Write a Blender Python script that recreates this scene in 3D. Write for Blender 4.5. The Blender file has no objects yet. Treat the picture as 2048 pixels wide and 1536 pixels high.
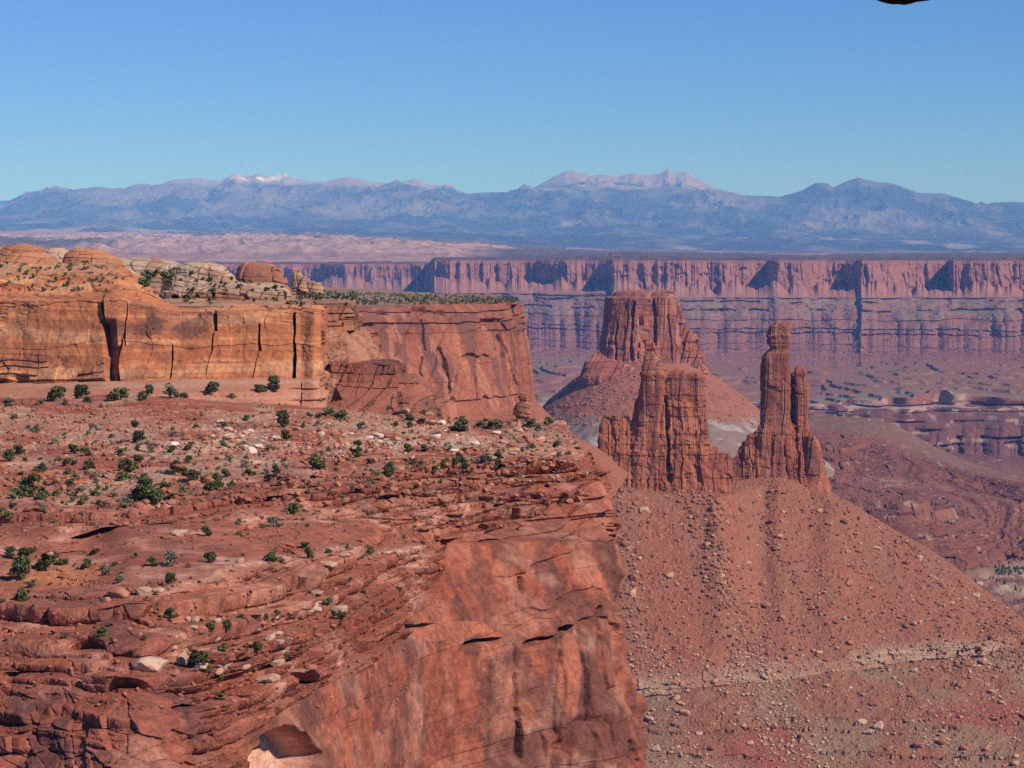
import bpy, math, random, time
import numpy as np
from mathutils import Vector

# ------------------------------------------------------------------ camera, sky, sun, exposure
SC = bpy.context.scene
COL = SC.collection
FPX, HORIZON = 5000.0, 500.0          # focal length and eye level, in pixels of the 2048 x 1536 photograph
PITCH = math.atan((768.0 - HORIZON) / FPX)
cam_data = bpy.data.cameras.new("camera")
cam = bpy.data.objects.new("camera", cam_data)
COL.objects.link(cam)
cam_data.sensor_width = 36.0
cam_data.lens = 36.0 * FPX / 2048.0
cam_data.clip_start = 0.5
cam_data.clip_end = 200000.0
cam.location = (0, 0, 0)
cam.rotation_euler = (math.pi / 2 - PITCH, 0, 0)
SC.camera = cam

SUN_EL, SUN_AZ = math.radians(40.0), math.radians(123.0)   # azimuth clockwise from straight ahead (+Y): from the right and behind
sun_dir = Vector((math.cos(SUN_EL) * math.sin(SUN_AZ), math.cos(SUN_EL) * math.cos(SUN_AZ), math.sin(SUN_EL)))
world = bpy.data.worlds.new("World")
SC.world = world
world.use_nodes = True
wn = world.node_tree
bg = wn.nodes["Background"]
sky = wn.nodes.new("ShaderNodeTexSky")
sky.sky_type = 'NISHITA'
sky.sun_disc = False
sky.sun_elevation = SUN_EL
sky.sun_rotation = SUN_AZ
sky.altitude = 1800
sky.air_density = 0.8
sky.dust_density = 0.0
sky.ozone_density = 5.0
tint = wn.nodes.new("ShaderNodeMix"); tint.data_type = 'RGBA'; tint.blend_type = 'MULTIPLY'; tint.inputs[0].default_value = 1.0
tint.inputs[7].default_value = (0.50, 0.865, 1.37, 1.0)     # thin dry desert air: a deeper blue
wn.links.new(sky.outputs[0], tint.inputs[6])
wn.links.new(tint.outputs[2], bg.inputs[0])
bg.inputs[1].default_value = 0.085
sun_data = bpy.data.lights.new("sun", 'SUN')
sun_data.energy = 4.8
sun_data.angle = math.radians(0.5)
sun_data.color = (1.0, 0.93, 0.84)
sun = bpy.data.objects.new("sun", sun_data)
COL.objects.link(sun)
sun.rotation_euler = (-sun_dir).to_track_quat('-Z', 'Y').to_euler()
vs = SC.view_settings
SC.display_settings.display_device = 'sRGB'
vs.view_transform = 'Standard'
vs.look = 'None'
vs.exposure = 0.0
vs.gamma = 1.0
vs.use_curve_mapping = False
SC.render.engine = 'CYCLES'
SC.cycles.use_denoising = False
SC.cycles.use_adaptive_sampling = False
SC.cycles.max_bounces = 5
SC.cycles.diffuse_bounces = 1
SC.cycles.volume_bounces = 1

T0 = time.time()
def log(s): print("[%.1fs] %s" % (time.time() - T0, s))

# ------------------------------------------------------------------ numpy noise
_rng = np.random.default_rng(7)
_T3 = _rng.random((64, 64, 64)).astype(np.float32).ravel()
_J = _rng.random((3, 128, 128)).astype(np.float32)

def n3(x, y, z):
    """value noise in -1..1"""
    xi = np.floor(x); yi = np.floor(y); zi = np.floor(z)
    fx = (x - xi).astype(np.float32); fy = (y - yi).astype(np.float32); fz = (z - zi).astype(np.float32)
    fx = fx * fx * (3 - 2 * fx); fy = fy * fy * (3 - 2 * fy); fz = fz * fz * (3 - 2 * fz)
    xa = xi.astype(np.int32) & 63; ya = (yi.astype(np.int32) & 63) * 64; za = (zi.astype(np.int32) & 63) * 4096
    xb = (xa + 1) & 63; yb = (ya + 64) & 4095; zb = (za + 4096) & 262143
    g = lambda a, b, c: _T3[a + b + c]
    a = g(xa, ya, za); a = a + fx * (g(xb, ya, za) - a)
    b = g(xa, yb, za); b = b + fx * (g(xb, yb, za) - b)
    c = g(xa, ya, zb); c = c + fx * (g(xb, ya, zb) - c)
    d = g(xa, yb, zb); d = d + fx * (g(xb, yb, zb) - d)
    a = a + fy * (b - a); c = c + fy * (d - c)
    return (a + fz * (c - a)) * 2 - 1

def fbm(P, s, octv=4, seed=0, gain=0.5, sz=None):
    """P (...,3); s = feature size in metres"""
    f = 1.0 / s; fz = f if sz is None else 1.0 / sz
    x, y, z = P[..., 0] * f, P[..., 1] * f, P[..., 2] * fz
    r = 0; a = 1.0; t = 0
    for i in range(octv):
        o = seed * 11.37 + i * 5.71
        r = r + a * n3(x + o, y - o * 1.3, z + o * 0.7); t += a; a *= gain
        x, y, z = 1.6 * x + 1.2 * y, -1.2 * x + 1.6 * y, 2.03 * z
    return r / t * 1.6

def ridged(P, s, octv=4, seed=0, sz=None):
    f = 1.0 / s; fz = f if sz is None else 1.0 / sz
    x, y, z = P[..., 0] * f, P[..., 1] * f, P[..., 2] * fz
    r = 0; a = 1.0; t = 0
    for i in range(octv):
        o = seed * 9.17 + i * 3.3
        r = r + a * (1 - np.abs(n3(x + o, y + o * 1.7, z - o))) ** 2; t += a; a *= 0.5
        x, y, z = 1.6 * x + 1.2 * y, -1.2 * x + 1.6 * y, 2.03 * z
    return r / t

def worley(u, v, seed=0):
    """2D cellular: F1, F2, cell hash 0..1"""
    ui = np.floor(u).astype(np.int32); vi = np.floor(v).astype(np.int32)
    fu = (u - ui).astype(np.float32); fv = (v - vi).astype(np.float32)
    f1 = np.full(u.shape, 9, np.float32); f2 = f1.copy(); h = np.zeros(u.shape, np.float32)
    so = int(seed) * 17
    for du in (-1, 0, 1):
        for dv in (-1, 0, 1):
            a = (ui + du + so) & 127; b = (vi + dv + so * 3) & 127
            d = (du + _J[0][a, b] - fu) ** 2 + (dv + _J[1][a, b] - fv) ** 2
            near = d < f1
            f2 = np.where(near, f1, np.minimum(f2, d))
            h = np.where(near, _J[2][a, b], h)
            f1 = np.where(near, d, f1)
    return np.sqrt(f1), np.sqrt(f2), h

_H1 = _rng.random(4096).astype(np.float32)
def hash1(i, seed=0): return _H1[(i.astype(np.int32) * 131 + seed * 977) & 4095]
def sstep(a, b, x):
    t = np.clip((x - a) / (b - a), 0, 1); return t * t * (3 - 2 * t)
def lerp(a, b, t): return a + (b - a) * t
def mixc(c, col, m):
    """c (...,3) array, col tuple or array, m (...)"""
    return c + (np.asarray(col, np.float32) - c) * m[..., None]

def strata(z, T, seed=0, jit=0.45):
    """irregular layers: index, position within the layer 0..1 (bottom to top)"""
    q = z / T
    i = np.floor(q); f = q - i
    b0 = hash1(i, seed) * jit; b1 = 1 + hash1(i + 1, seed) * jit
    low = f < b0
    idx = np.where(low, i - 1, i)
    pb0 = hash1(i - 1, seed) * jit - 1
    lo = np.where(low, pb0, b0); hi = np.where(low, b0, b1)
    return idx, (f - lo) / (hi - lo)

def columns(arc, z, joint, jz, seed=0):
    """upright joints of uneven spacing, each column broken at its own heights: column hash, panel hash, distance to the joint, position in the panel"""
    i, f = strata(arc, joint, seed, 0.6)
    k, g = strata(z + hash1(i, seed + 3) * jz * 3, jz, seed + 1, 0.6)
    ed = np.minimum(f, 1 - f)
    hb = hash1(np.where(f > 0.5, i + 1, i - 1), seed + 7); t = 0.5 + 0.5 * np.clip(ed / 0.13, 0, 1)
    return lerp(hb, hash1(i, seed + 7), t), hash1(i * 7 + k * 131, seed + 5), ed, g
def bricks(arc, z, course, length, seed=0):
    """uneven courses with staggered head joints: course hash, block hash, distance to joint, position in course"""
    k, g = strata(z, course, seed, 0.5)
    i, f = strata(arc + hash1(k, seed + 2) * length * 5, length, seed + 1, 0.6)
    return hash1(k, seed + 4), hash1(i * 13 + k * 57, seed + 6), np.minimum(f, 1 - f), g

# ------------------------------------------------------------------ picture <-> place
CP, SP = math.cos(PITCH), math.sin(PITCH)
def world_pt(px, py, d):
    """point seen at (px, py) of the photograph, d metres ahead of the camera"""
    px = np.asarray(px, float); py = np.asarray(py, float); d = np.asarray(d, float)
    u = (px - 1024.0) / FPX; v = (768.0 - py) / FPX
    fy = CP + v * SP; fz = -SP + v * CP
    return np.stack(np.broadcast_arrays(d * u / fy, d, d * fz / fy), -1)
def pix(P):
    x, y, z = P[..., 0], P[..., 1], P[..., 2]
    dep = y * CP - z * SP; up = y * SP + z * CP
    return 1024 + FPX * x / dep, 768 - FPX * up / dep

# ------------------------------------------------------------------ objects
def tag(o, label=None, cat=None, group=None, kind=None):
    if label: o["label"] = label
    if cat: o["category"] = cat
    if group: o["group"] = group
    if kind: o["kind"] = kind
    return o
def empty(name, loc):
    o = bpy.data.objects.new(name, None); COL.objects.link(o); o.location = loc; o.empty_display_size = 1; return o
def mesh_obj(name, V, F, mat, color=None, parent=None, smooth=False, link=True):
    V = np.asarray(V, np.float32).reshape(-1, 3); F = np.asarray(F, np.int32)
    me = bpy.data.meshes.new(name)
    me.vertices.add(len(V)); me.vertices.foreach_set("co", V.ravel())
    k = F.shape[1]
    me.loops.add(F.size); me.loops.foreach_set("vertex_index", F.ravel())
    me.polygons.add(len(F))
    me.polygons.foreach_set("loop_start", np.arange(0, F.size, k, dtype=np.int32))
    me.polygons.foreach_set("use_smooth", np.full(len(F), bool(smooth)))
    if color is not None:
        ca = me.color_attributes.new("rock_color", 'FLOAT_COLOR', 'POINT')
        c = np.ones((len(V), 4), np.float32); c[:, :3] = np.clip(np.maximum(color.reshape(-1, 3), 0.002) ** (1.16 if 'near' in (mat[0] if isinstance(mat, (list, tuple)) else mat).name else 1.11), 0.003, 0.9)
        ca.data.foreach_set("color", c.ravel())
    me.update(calc_edges=True)
    for m in (mat if isinstance(mat, (list, tuple)) else [mat]): me.materials.append(m)
    o = bpy.data.objects.new(name, me)
    if link: COL.objects.link(o)
    if parent is not None:
        o.parent = parent
        o.matrix_parent_inverse.identity()
        o.location = -Vector(parent.location)
    return o
def grid_faces(nr, nc, wrap=False):
    i = np.arange(nr - 1)[:, None]; j = np.arange(nc if wrap else nc - 1)[None, :]
    a = i * nc + j; b = i * nc + (j + 1) % nc; c = (i + 1) * nc + (j + 1) % nc; d = (i + 1) * nc + j
    return np.stack([a, d, c, b], -1).reshape(-1, 4)

def patch(rows, nsub, ncols, smooth=True):
    """rows of control points (px, py, d); same count in each row. -> P (nr,nc,3), T row parameter (nr,), px at rows"""
    R = np.array(rows, float)
    W = world_pt(R[..., 0], R[..., 1], R[..., 2])
    seg = np.mean(np.linalg.norm(np.diff(R[..., :2], axis=1), axis=-1), axis=0) + 1.0
    s = np.concatenate([[0], np.cumsum(seg)])
    q = np.linspace(0, s[-1], ncols)
    k = np.clip(np.searchsorted(s, q, 'right') - 1, 0, len(s) - 2)
    t = ((q - s[k]) / (s[k + 1] - s[k]))[None, :, None]
    p1 = W[:, k]; p2 = W[:, k + 1]
    if smooth:
        p0 = W[:, np.maximum(k - 1, 0)]; p3 = W[:, np.minimum(k + 2, len(s) - 1)]
        h1 = (s[k + 1] - s[np.maximum(k - 1, 0)])[None, :, None]; h2 = (s[np.minimum(k + 2, len(s) - 1)] - s[k])[None, :, None]
        hh = (s[k + 1] - s[k])[None, :, None]
        m1 = (p2 - p0) / h1 * hh; m2 = (p3 - p1) / h2 * hh
        t2, t3 = t * t, t * t * t
        C = (2*t3 - 3*t2 + 1) * p1 + (t3 - 2*t2 + t) * m1 + (-2*t3 + 3*t2) * p2 + (t3 - t2) * m2
    else:
        C = p1 + (p2 - p1) * t
    out, T = [], []
    for r in range(len(rows) - 1):
        n = nsub[r]; w = (np.arange(n) / n)[:, None, None]
        out.append(C[r][None] * (1 - w) + C[r + 1][None] * w); T.append(r + np.arange(n) / n)
    out.append(C[-1][None]); T.append([len(rows) - 1.0])
    return np.concatenate(out, 0), np.concatenate(T)
def normals(P, wrap=False):
    if wrap:
        E = np.concatenate([P[:, -1:], P, P[:, :1]], 1); du = np.gradient(E, axis=1)[:, 1:-1]
    else: du = np.gradient(P, axis=1)
    dv = np.gradient(P, axis=0)
    N = np.cross(dv, du); N /= np.linalg.norm(N, axis=-1, keepdims=True) + 1e-9
    return N
def facing(P, N):
    s = np.sign(np.sum(N * -P, -1)); med = 1 if np.sum(s) >= 0 else -1
    return N * med
def blur_rows(N, k):
    for _ in range(k):
        N = N.copy(); N[1:-1] = (N[:-2] + 2 * N[1:-1] + N[2:]) / 4
        N[:, 1:-1] = (N[:, :-2] + 2 * N[:, 1:-1] + N[:, 2:]) / 4
    return N / (np.linalg.norm(N, axis=-1, keepdims=True) + 1e-9)

def soften(d, n=2):
    for _ in range(n):
        e = d.copy(); e[:, 1:-1] = (d[:, :-2] + 2 * d[:, 1:-1] + d[:, 2:]) / 4; d = e
    return d

# ------------------------------------------------------------------ materials
def rock_mat(name, grain, amount=0.35, bump=0.3, rough=0.95):
    """vertex tint (strata, varnish, soil of the rock itself) times a fine procedural grain"""
    m = bpy.data.materials.new(name); m.use_nodes = True
    nt = m.node_tree; b = nt.nodes["Principled BSDF"]
    b.inputs["Roughness"].default_value = rough
    b.inputs["Specular IOR Level"].default_value = 0.15
    at = nt.nodes.new("ShaderNodeVertexColor"); at.layer_name = "rock_color"
    ge = nt.nodes.new("ShaderNodeNewGeometry")
    no = nt.nodes.new("ShaderNodeTexNoise"); no.inputs["Scale"].default_value = 1.0 / grain
    no.inputs["Detail"].default_value = 6; no.inputs["Roughness"].default_value = 0.65
    nt.links.new(ge.outputs["Position"], no.inputs["Vector"])
    mr = nt.nodes.new("ShaderNodeMapRange")
    mr.inputs["From Min"].default_value = 0.25; mr.inputs["From Max"].default_value = 0.75
    mr.inputs["To Min"].default_value = 1 - amount; mr.inputs["To Max"].default_value = 1 + amount
    nt.links.new(no.outputs["Fac"], mr.inputs["Value"])
    mu = nt.nodes.new("ShaderNodeMix"); mu.data_type = 'RGBA'; mu.blend_type = 'MULTIPLY'; mu.inputs[0].default_value = 1.0
    nt.links.new(at.outputs["Color"], mu.inputs[6]); nt.links.new(mr.outputs["Result"], mu.inputs[7])
    nt.links.new(mu.outputs[2], b.inputs["Base Color"])
    if bump:
        bp = nt.nodes.new("ShaderNodeBump"); bp.inputs["Strength"].default_value = bump; bp.inputs["Distance"].default_value = grain
        nt.links.new(no.outputs["Fac"], bp.inputs["Height"]); nt.links.new(bp.outputs["Normal"], b.inputs["Normal"])
    return m
def plain_mat(name, c1, c2, scale, rough=0.9, rnd=0.0):
    m = bpy.data.materials.new(name); m.use_nodes = True
    nt = m.node_tree; b = nt.nodes["Principled BSDF"]
    b.inputs["Roughness"].default_value = rough; b.inputs["Specular IOR Level"].default_value = 0.15
    ge = nt.nodes.new("ShaderNodeNewGeometry")
    no = nt.nodes.new("ShaderNodeTexNoise"); no.inputs["Scale"].default_value = scale; no.inputs["Detail"].default_value = 4
    nt.links.new(ge.outputs["Position"], no.inputs["Vector"])
    rp = nt.nodes.new("ShaderNodeValToRGB")
    rp.color_ramp.elements[0].position = 0.35; rp.color_ramp.elements[0].color = (*c1, 1)
    rp.color_ramp.elements[1].position = 0.65; rp.color_ramp.elements[1].color = (*c2, 1)
    nt.links.new(no.outputs["Fac"], rp.inputs["Fac"])
    out = rp.outputs["Color"]
    if rnd:
        oi = nt.nodes.new("ShaderNodeObjectInfo"); hs = nt.nodes.new("ShaderNodeHueSaturation")
        mr = nt.nodes.new("ShaderNodeMapRange"); mr.inputs["To Min"].default_value = 1 - rnd; mr.inputs["To Max"].default_value = 1 + rnd
        nt.links.new(oi.outputs["Random"], mr.inputs["Value"]); nt.links.new(mr.outputs["Result"], hs.inputs["Value"])
        nt.links.new(out, hs.inputs["Color"]); out = hs.outputs["Color"]
    nt.links.new(out, b.inputs["Base Color"])
    return m
M_near = rock_mat("red_sandstone_near", 0.5, 0.30, 0.5)
M_mid = rock_mat("orange_sandstone", 0.9, 0.25, 0.4)
M_spire = rock_mat("red_sandstone_spires", 2.0, 0.28, 0.5)
M_talus = rock_mat("talus_soil", 1.6, 0.35, 0.6)
M_far = rock_mat("far_sandstone", 14.0, 0.25, 0.5)
M_mount = rock_mat("mountain_ground", 120.0, 0.35, 0.0)

# ------------------------------------------------------------------ far: mountains
def interp(tab, x):
    a = np.array(tab, float); return np.interp(x, a[:, 0], a[:, 1])
RIDGES = [
 (56000, 3600, 5000, [(250,400),(300,377),(330,364),(345,360),(380,356),(400,354),(425,358),(445,361),(460,352),(478,347),(500,353),(515,350),(530,354),(550,355),(570,350),(590,359),(625,363),(650,361),(690,352),(720,356),(745,363),(775,366),(800,368),(820,360),(830,357),(850,367),(880,369),(910,375),(935,388),(990,410)]),
 (50000, 5200, 6000, [(-700,520),(-300,470),(-100,432),(0,412),(60,395),(120,382),(165,375),(195,373),(240,379),(290,374),(330,370),(420,371),(470,369),(520,374),(600,368),(680,377),(750,376),(785,364),(800,361),(815,366),(850,378),(890,385),(935,388),(1000,384),(1040,379),(1070,374),(1110,371),(1160,372),(1250,370),(1300,376),(1340,372),(1400,380),(1470,389),(1530,391),(1560,392),(1640,412),(1800,430),(2048,450),(2600,480)]),
 (54500, 3800, 5000, [(1000,410),(1040,384),(1070,373),(1090,362),(1110,350),(1130,341),(1145,340),(1165,346),(1180,352),(1210,348),(1235,352),(1265,346),(1300,349),(1325,343),(1335,337),(1350,344),(1372,339),(1390,352),(1410,364),(1440,377),(1470,389),(1520,405)]),
 (49500, 4200, 5000, [(1480,420),(1540,397),(1565,391),(1600,380),(1630,367),(1655,369),(1665,376),(1690,363),(1715,354),(1740,361),(1780,369),(1810,380),(1835,388),(1855,388),(1890,389),(1930,402),(1965,410),(1990,408),(2020,414),(2048,421),(2150,440),(2300,450),(2650,490)]),
]
def build_mountains():
    nc, nr = 1100, 420
    px = np.linspace(-450, 2500, nc); d = np.concatenate([np.linspace(62000, 44000, 300), np.linspace(43950, 31000, nr - 300)])
    PX, D = np.meshgrid(px, d)
    X = D * (PX - 1024) / FPX
    yb = interp([(-450, 466), (0, 466), (700, 470), (1100, 492), (1500, 500), (2100, 499), (2500, 499)], PX)
    base = (HORIZON - yb) / FPX * 32000 + (D - 32000) * 0.006 - np.clip((34200 - D) / 3200, 0, 1) * 130
    Q = np.stack([X, D, np.zeros_like(X)], -1)
    warp = fbm(Q, 2600, 4, 3) * 14
    spur = ridged(np.stack([X, D * 0.45, np.zeros_like(X)], -1), 2400, 5, 5) - 0.5
    Z = base.copy()
    for i, (D0, L, Lb, tab) in enumerate(RIDGES):
        off = D0 - D
        w = sstep(0, 3000, np.abs(off))
        zc = (HORIZON - interp(tab, PX + warp * w)) / FPX * D0
        zc1 = (HORIZON - interp(tab, PX)) / FPX * D0 * (1 + 0 * D)
        jag = fbm(np.stack([X, X * 0 + 7, X * 0], -1), 420, 3, 8 + i) * 22
        g = np.where(off >= 0, np.exp(-np.abs(off) / L), np.exp(-np.abs(off) / Lb * 1.2))
        h = base + (lerp(zc1, zc, w) + jag - base) * g
        rel = np.clip((h - base) / 1200, 0, 1)
        w = sstep(0, 1300, np.abs(off))
        h = h + spur * 1000 * w * rel ** 0.7 * (1 - 0.3 * rel) + (ridged(np.stack([X, D * 0.5, X * 0], -1), 700, 4, 9) - 0.5) * 420 * w * rel ** 0.5
        Z = np.maximum(Z, h)
    Z = Z + fbm(Q, 1500, 4, 12) * 45 * sstep(0, 300, Z - base) + fbm(Q, 700, 3, 2) * 18
    P = np.stack([X, D, Z], -1)
    N = normals(P); N = facing(P, N)
    # cover: dark conifer forest, paler aspen and grass patches, bare grey summits, a little snow
    c = np.zeros(P.shape, np.float32) + np.array((0.035, 0.05, 0.04), np.float32)
    pale = sstep(0.12, 0.55, fbm(np.stack([X, D * 0.5, Z], -1), 3000, 5, 21))
    c = mixc(c, (0.19, 0.175, 0.14), pale * sstep(150, 500, Z) * 0.8)
    fine = sstep(-0.05, 0.35, fbm(np.stack([X, D * 0.4, Z * 2], -1), 420, 5, 24))
    c = mixc(c, (0.20, 0.18, 0.15), fine * 0.5)
    low = sstep(0.32, 0.55, fbm(np.stack([X, D * 0.25, Z * 0], -1), 1500, 4, 28)) * (1 - sstep(260, 700, Z))
    c = mixc(c, (0.30, 0.26, 0.24), low * 0.8)
    tree = interp([(-450, 1480), (300, 1380), (620, 1400), (750, 1320), (935, 1250), (1060, 1300), (1440, 1300), (1560, 1420), (1700, 1430), (2100, 1500)], PX) + fbm(P, 900, 4, 33) * 160
    bare = sstep(-40, 60, Z - tree)
    streak = sstep(0.05, 0.4, spur + 0.3 * fbm(Q, 500, 3, 40)) * sstep(-420, -20, Z - tree) * 0.8
    c = mixc(c, (0.28, 0.235, 0.21), np.maximum(bare, streak))
    snow = 0.5 * sstep(0.2, 0.35, fbm(Q, 380, 4, 50)) * sstep(1500, 1580, Z) * np.exp(-((PX - 530) / 55.0) ** 2) * sstep(52500, 53500, D)
    c = mixc(c, (0.85, 0.86, 0.9), np.clip(snow * 1.5, 0, 1))
    o = mesh_obj("mountains", P, grid_faces(nr, nc), M_mount, c)
    tag(o, "blue hazy mountain range along the horizon", None, None, "structure")
build_mountains(); log("mountains")

def build_slickrock():
    nc, nr = 1200, 420
    px = np.linspace(-450, 2500, nc); d = np.linspace(33500, 12500, nr)
    PX, D = np.meshgrid(px, d)
    X = D * (PX - 1024) / FPX
    Q = np.stack([X, D, np.zeros_like(X)], -1)
    yt = interp([(-450, 478), (0, 479), (700, 482), (1100, 500), (1500, 506), (2500, 506)], PX)
    zt = (HORIZON - yt) / FPX * 33500
    zb = -75
    t = (D - 12500) / 21000
    Z = zb + (zt - zb) * t ** 1.2
    bil = np.abs(fbm(Q, 700, 5, 61)); fin = ridged(np.stack([X, D * 0.6, X * 0], -1), 300, 4, 63)
    left = interp([(-450, 1), (650, 1), (1000, 0.7), (1200, 0.35), (2500, 0.3)], PX)
    Z = Z + ((1 - bil) * 120 + fin * 70) * left * sstep(0, 0.15, t) * (1 - 0.5 * sstep(0.8, 1, t)) - 40 * left
    idx, f = strata(Z + fbm(Q, 2000, 2, 5) * 20, 38, 3)
    P = np.stack([X, D, Z], -1)
    c = np.zeros(P.shape, np.float32) + np.array((0.32, 0.19, 0.155), np.float32)
    c = mixc(c, (0.46, 0.33, 0.27), hash1(idx, 5) * 0.9)
    veg = sstep(-0.05, 0.22, fbm(np.stack([X, D * 0.35, X * 0], -1), 1500, 6, 66) + (1 - left) * 0.75 - 0.12 + 0.35 * (bil > 0.45))
    c = mixc(c, (0.055, 0.06, 0.05), veg * 0.8)
    mesa = sstep(500, 300, PX) * 0
    o = mesh_obj("slickrock_hills", P, grid_faces(nr, nc), M_mount, c)
    tag(o, "pale pink slickrock country below the far mountains", None, None, "structure")
build_slickrock(); log("slickrock")

# ------------------------------------------------------------------ far mesa wall and the plain under it
def build_far_mesa():
    cols = np.array([-300, 0, 300, 560, 600, 640, 690, 720, 790, 850, 862, 869, 900, 960, 1030, 1075, 1100, 1130, 1165, 1200, 1216, 1224, 1260, 1350, 1450, 1535, 1546, 1560, 1606, 1618, 1650, 1690, 1712, 1722, 1780, 1850, 1895, 1905, 1950, 2050, 2300], float)
    rim  = np.array([12.8, 12.8, 12.6, 12.5, 12.5, 12.42, 12.15, 12.2, 12.2, 12.1, 12.0, 10.7, 10.62, 10.65, 10.7, 10.66, 10.5, 10.42, 10.42, 10.4, 10.34, 9.98, 9.95, 9.93, 9.9, 9.92, 9.78, 9.72, 9.74, 9.93, 10.0, 10.0, 9.95, 9.70, 9.72, 9.84, 9.88, 9.62, 9.62, 9.6, 9.55]) * 1000
    nc = 1900
    px = np.interp(np.linspace(0, 1, nc), [0, 0.12, 0.92, 1], [-300, 560, 2080, 2300])
    D0 = np.interp(px, cols, rim)
    ph = np.stack([px * 2.0, px * 0 + 3, px * 0], -1)
    D0 = D0 + fbm(ph, 150, 3, 71) * 60 + fbm(ph, 30, 3, 70) * 16 + (ridged(ph, 50, 3, 72) - 0.5) * 26 * sstep(-0.1, 0.4, fbm(ph, 200, 2, 73))
    kk = np.exp(-np.linspace(-2.2, 2.2, 561) ** 2); kk /= kk.sum()
    D1 = np.convolve(np.pad(D0, 280, mode='edge'), kk, 'valid')
    D1 = np.minimum(D1, D0 + 90)
    right = sstep(862, 869, px); far_r = sstep(1216, 1224, px)
    y_rim = 528 - 7 * right + 0 * px
    y_rim = y_rim - 6 * np.exp(-((px - 1160) / 40.0) ** 2) * 0
    y_cb = 560 + right * 0 + far_r * 9
    gull = (ridged(np.stack([px * 2.0, px * 0, px * 0], -1), 120, 3, 75) - 0.5)
    rows = []  # (d offset, py or z)
    zr = (HORIZON - y_rim) / FPX * D0
    def z_at(py, d): return (HORIZON - py) / FPX * d
    keys = []
    keys.append((D0 + 4200, zr + 4 + 26 * np.exp(-((px - 1250) / 90.0) ** 2)))
    keys.append((D0 + 350, zr + 6 + 5 * fbm(ph, 40, 2, 3)))
    keys.append((D0 + 25, zr))
    keys.append((D0 - 5, z_at(y_rim + 6, D0)))
    keys.append((D0 - 40, z_at(y_cb, D0 - 40) + 14 * fbm(ph, 20, 3, 77) + 26 * fbm(ph, 70, 3, 76)))
    g1 = gull * 70
    D0s = D0; D0 = lerp(D0, D1, 0.75)
    keys.append((D0 - 420 + g1, z_at(y_cb + 26, D0 - 420)))
    keys.append((D0 - 440 + g1 * 1.1, z_at(y_cb + 31, D0 - 440)))
    g2 = (ridged(np.stack([px * 2.0, px * 0 + 9, px * 0], -1), 150, 3, 78) - 0.5) * 230
    D0 = D1
    keys.append((D0 - 760 + g2, z_at(y_cb + 66, D0 - 760)))
    keys.append((D0 - 790 + g2, z_at(y_cb + 71, D0 - 790)))
    g3 = (ridged(np.stack([px * 2.0, px * 0 + 19, px * 0], -1), 110, 4, 79) - 0.5) * 330
    keys.append((D0 - 1050 + g3, z_at(np.minimum(y_cb + 103, 690), D0 - 1050)))
    keys.append((D0 - 1150 + g3, z_at(np.minimum(y_cb + 112, 697), D0 - 1150)))
    keys.append((D0 - 1500 + g3, z_at(np.minimum(y_cb + 138, 706), D0 - 1500)))
    K = len(keys)
    kd = np.array([k[0] for k in keys]); kz = np.array([k[1] for k in keys])
    # plain
    plain_d = [7000, 6500, 6000, 5500]
    for dd in plain_d:
        kd = np.vstack([kd, np.full(nc, dd)]); kz = np.vstack([kz, np.full(nc, -335.0 - (7000 - dd) * 0.0)])
    rimw = fbm(np.stack([px * 2.0, px * 0 + 40, px * 0], -1), 240, 3, 81) * 80
    kd[-1] += rimw
    kd = np.vstack([kd, 5470 + rimw, 5180 + rimw * 0.6 + gull * 200, np.full(nc, 4300.0), np.full(nc, 3000.0)])
    kz = np.vstack([kz, np.full(nc, -352.0), np.full(nc, -425.0), np.full(nc, -440.0), np.full(nc, -450.0)])
    nsub = [14, 8, 6, 14, 60, 40, 10, 50, 14, 40, 26, 30, 40, 40, 40, 50, 16, 70, 30, 10]
    nsub = nsub[:len(kd) - 1] + [30] * max(0, len(kd) - 1 - len(nsub))
    Dg, Zg, Tg = [], [], []
    for r in range(len(kd) - 1):
        w = (np.arange(nsub[r]) / nsub[r])[:, None]
        Dg.append(kd[r] * (1 - w) + kd[r + 1] * w); Zg.append(kz[r] * (1 - w) + kz[r + 1] * w); Tg.append(r + w[:, 0])
    Dg = np.vstack(Dg + [kd[-1:]]); Zg = np.vstack(Zg + [kz[-1:]]); Tg = np.concatenate(Tg + [[len(kd) - 1.0]])
    TT = Tg[:, None] + 0 * Dg; PX = px[None] + 0 * Dg
    X = Dg * (PX - 1024) / FPX
    P = np.stack([X, Dg, Zg], -1)
    # cliff columns and ledges
    cliff = sstep(2.6, 3.2, TT) * (1 - sstep(4.0, 4.25, TT))
    hc, h, ed, _g = columns(X + Dg * 0.15 + 12 * fbm(P, 60, 3, 4, sz=400), Zg, 34, 60, 3)
    P[..., 1] += cliff * ((hc - 0.5) * 22 + (h - 0.5) * 12 + (1 - sstep(0, 0.08, ed)) * 12 * (hc > 0.5) + fbm(P, 25, 3, 9) * 8)
    slope = sstep(4.9, 5.5, TT) * (1 - sstep(11.3, 12.0, TT))
    idx, f = strata(Zg + fbm(P, 700, 2, 8) * 6, 15, 5)
    led = sstep(0.55, 0.85, f) * hash1(idx, 9)
    P[..., 1] += slope * (led * 42 - 14 + fbm(P, 70, 4, 15) * 24 + (ridged(np.stack([X, X * 0, X * 0], -1), 130, 3, 17) - 0.5) * 34 * sstep(5.0, 7.0, TT))
    apron = sstep(4.0, 4.3, TT) * (1 - sstep(5.0, 5.4, TT))
    P[..., 1] += apron * ((ridged(np.stack([X, Dg * 0.2, X * 0], -1), 70, 3, 18) - 0.5) * 26 + fbm(P, 20, 3, 16) * 6)
    P[..., 2] += slope * fbm(P, 50, 3, 19) * 5
    plain = sstep(11.0, 12.0, TT) * (1 - sstep(15.0, 15.1, TT))
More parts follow.
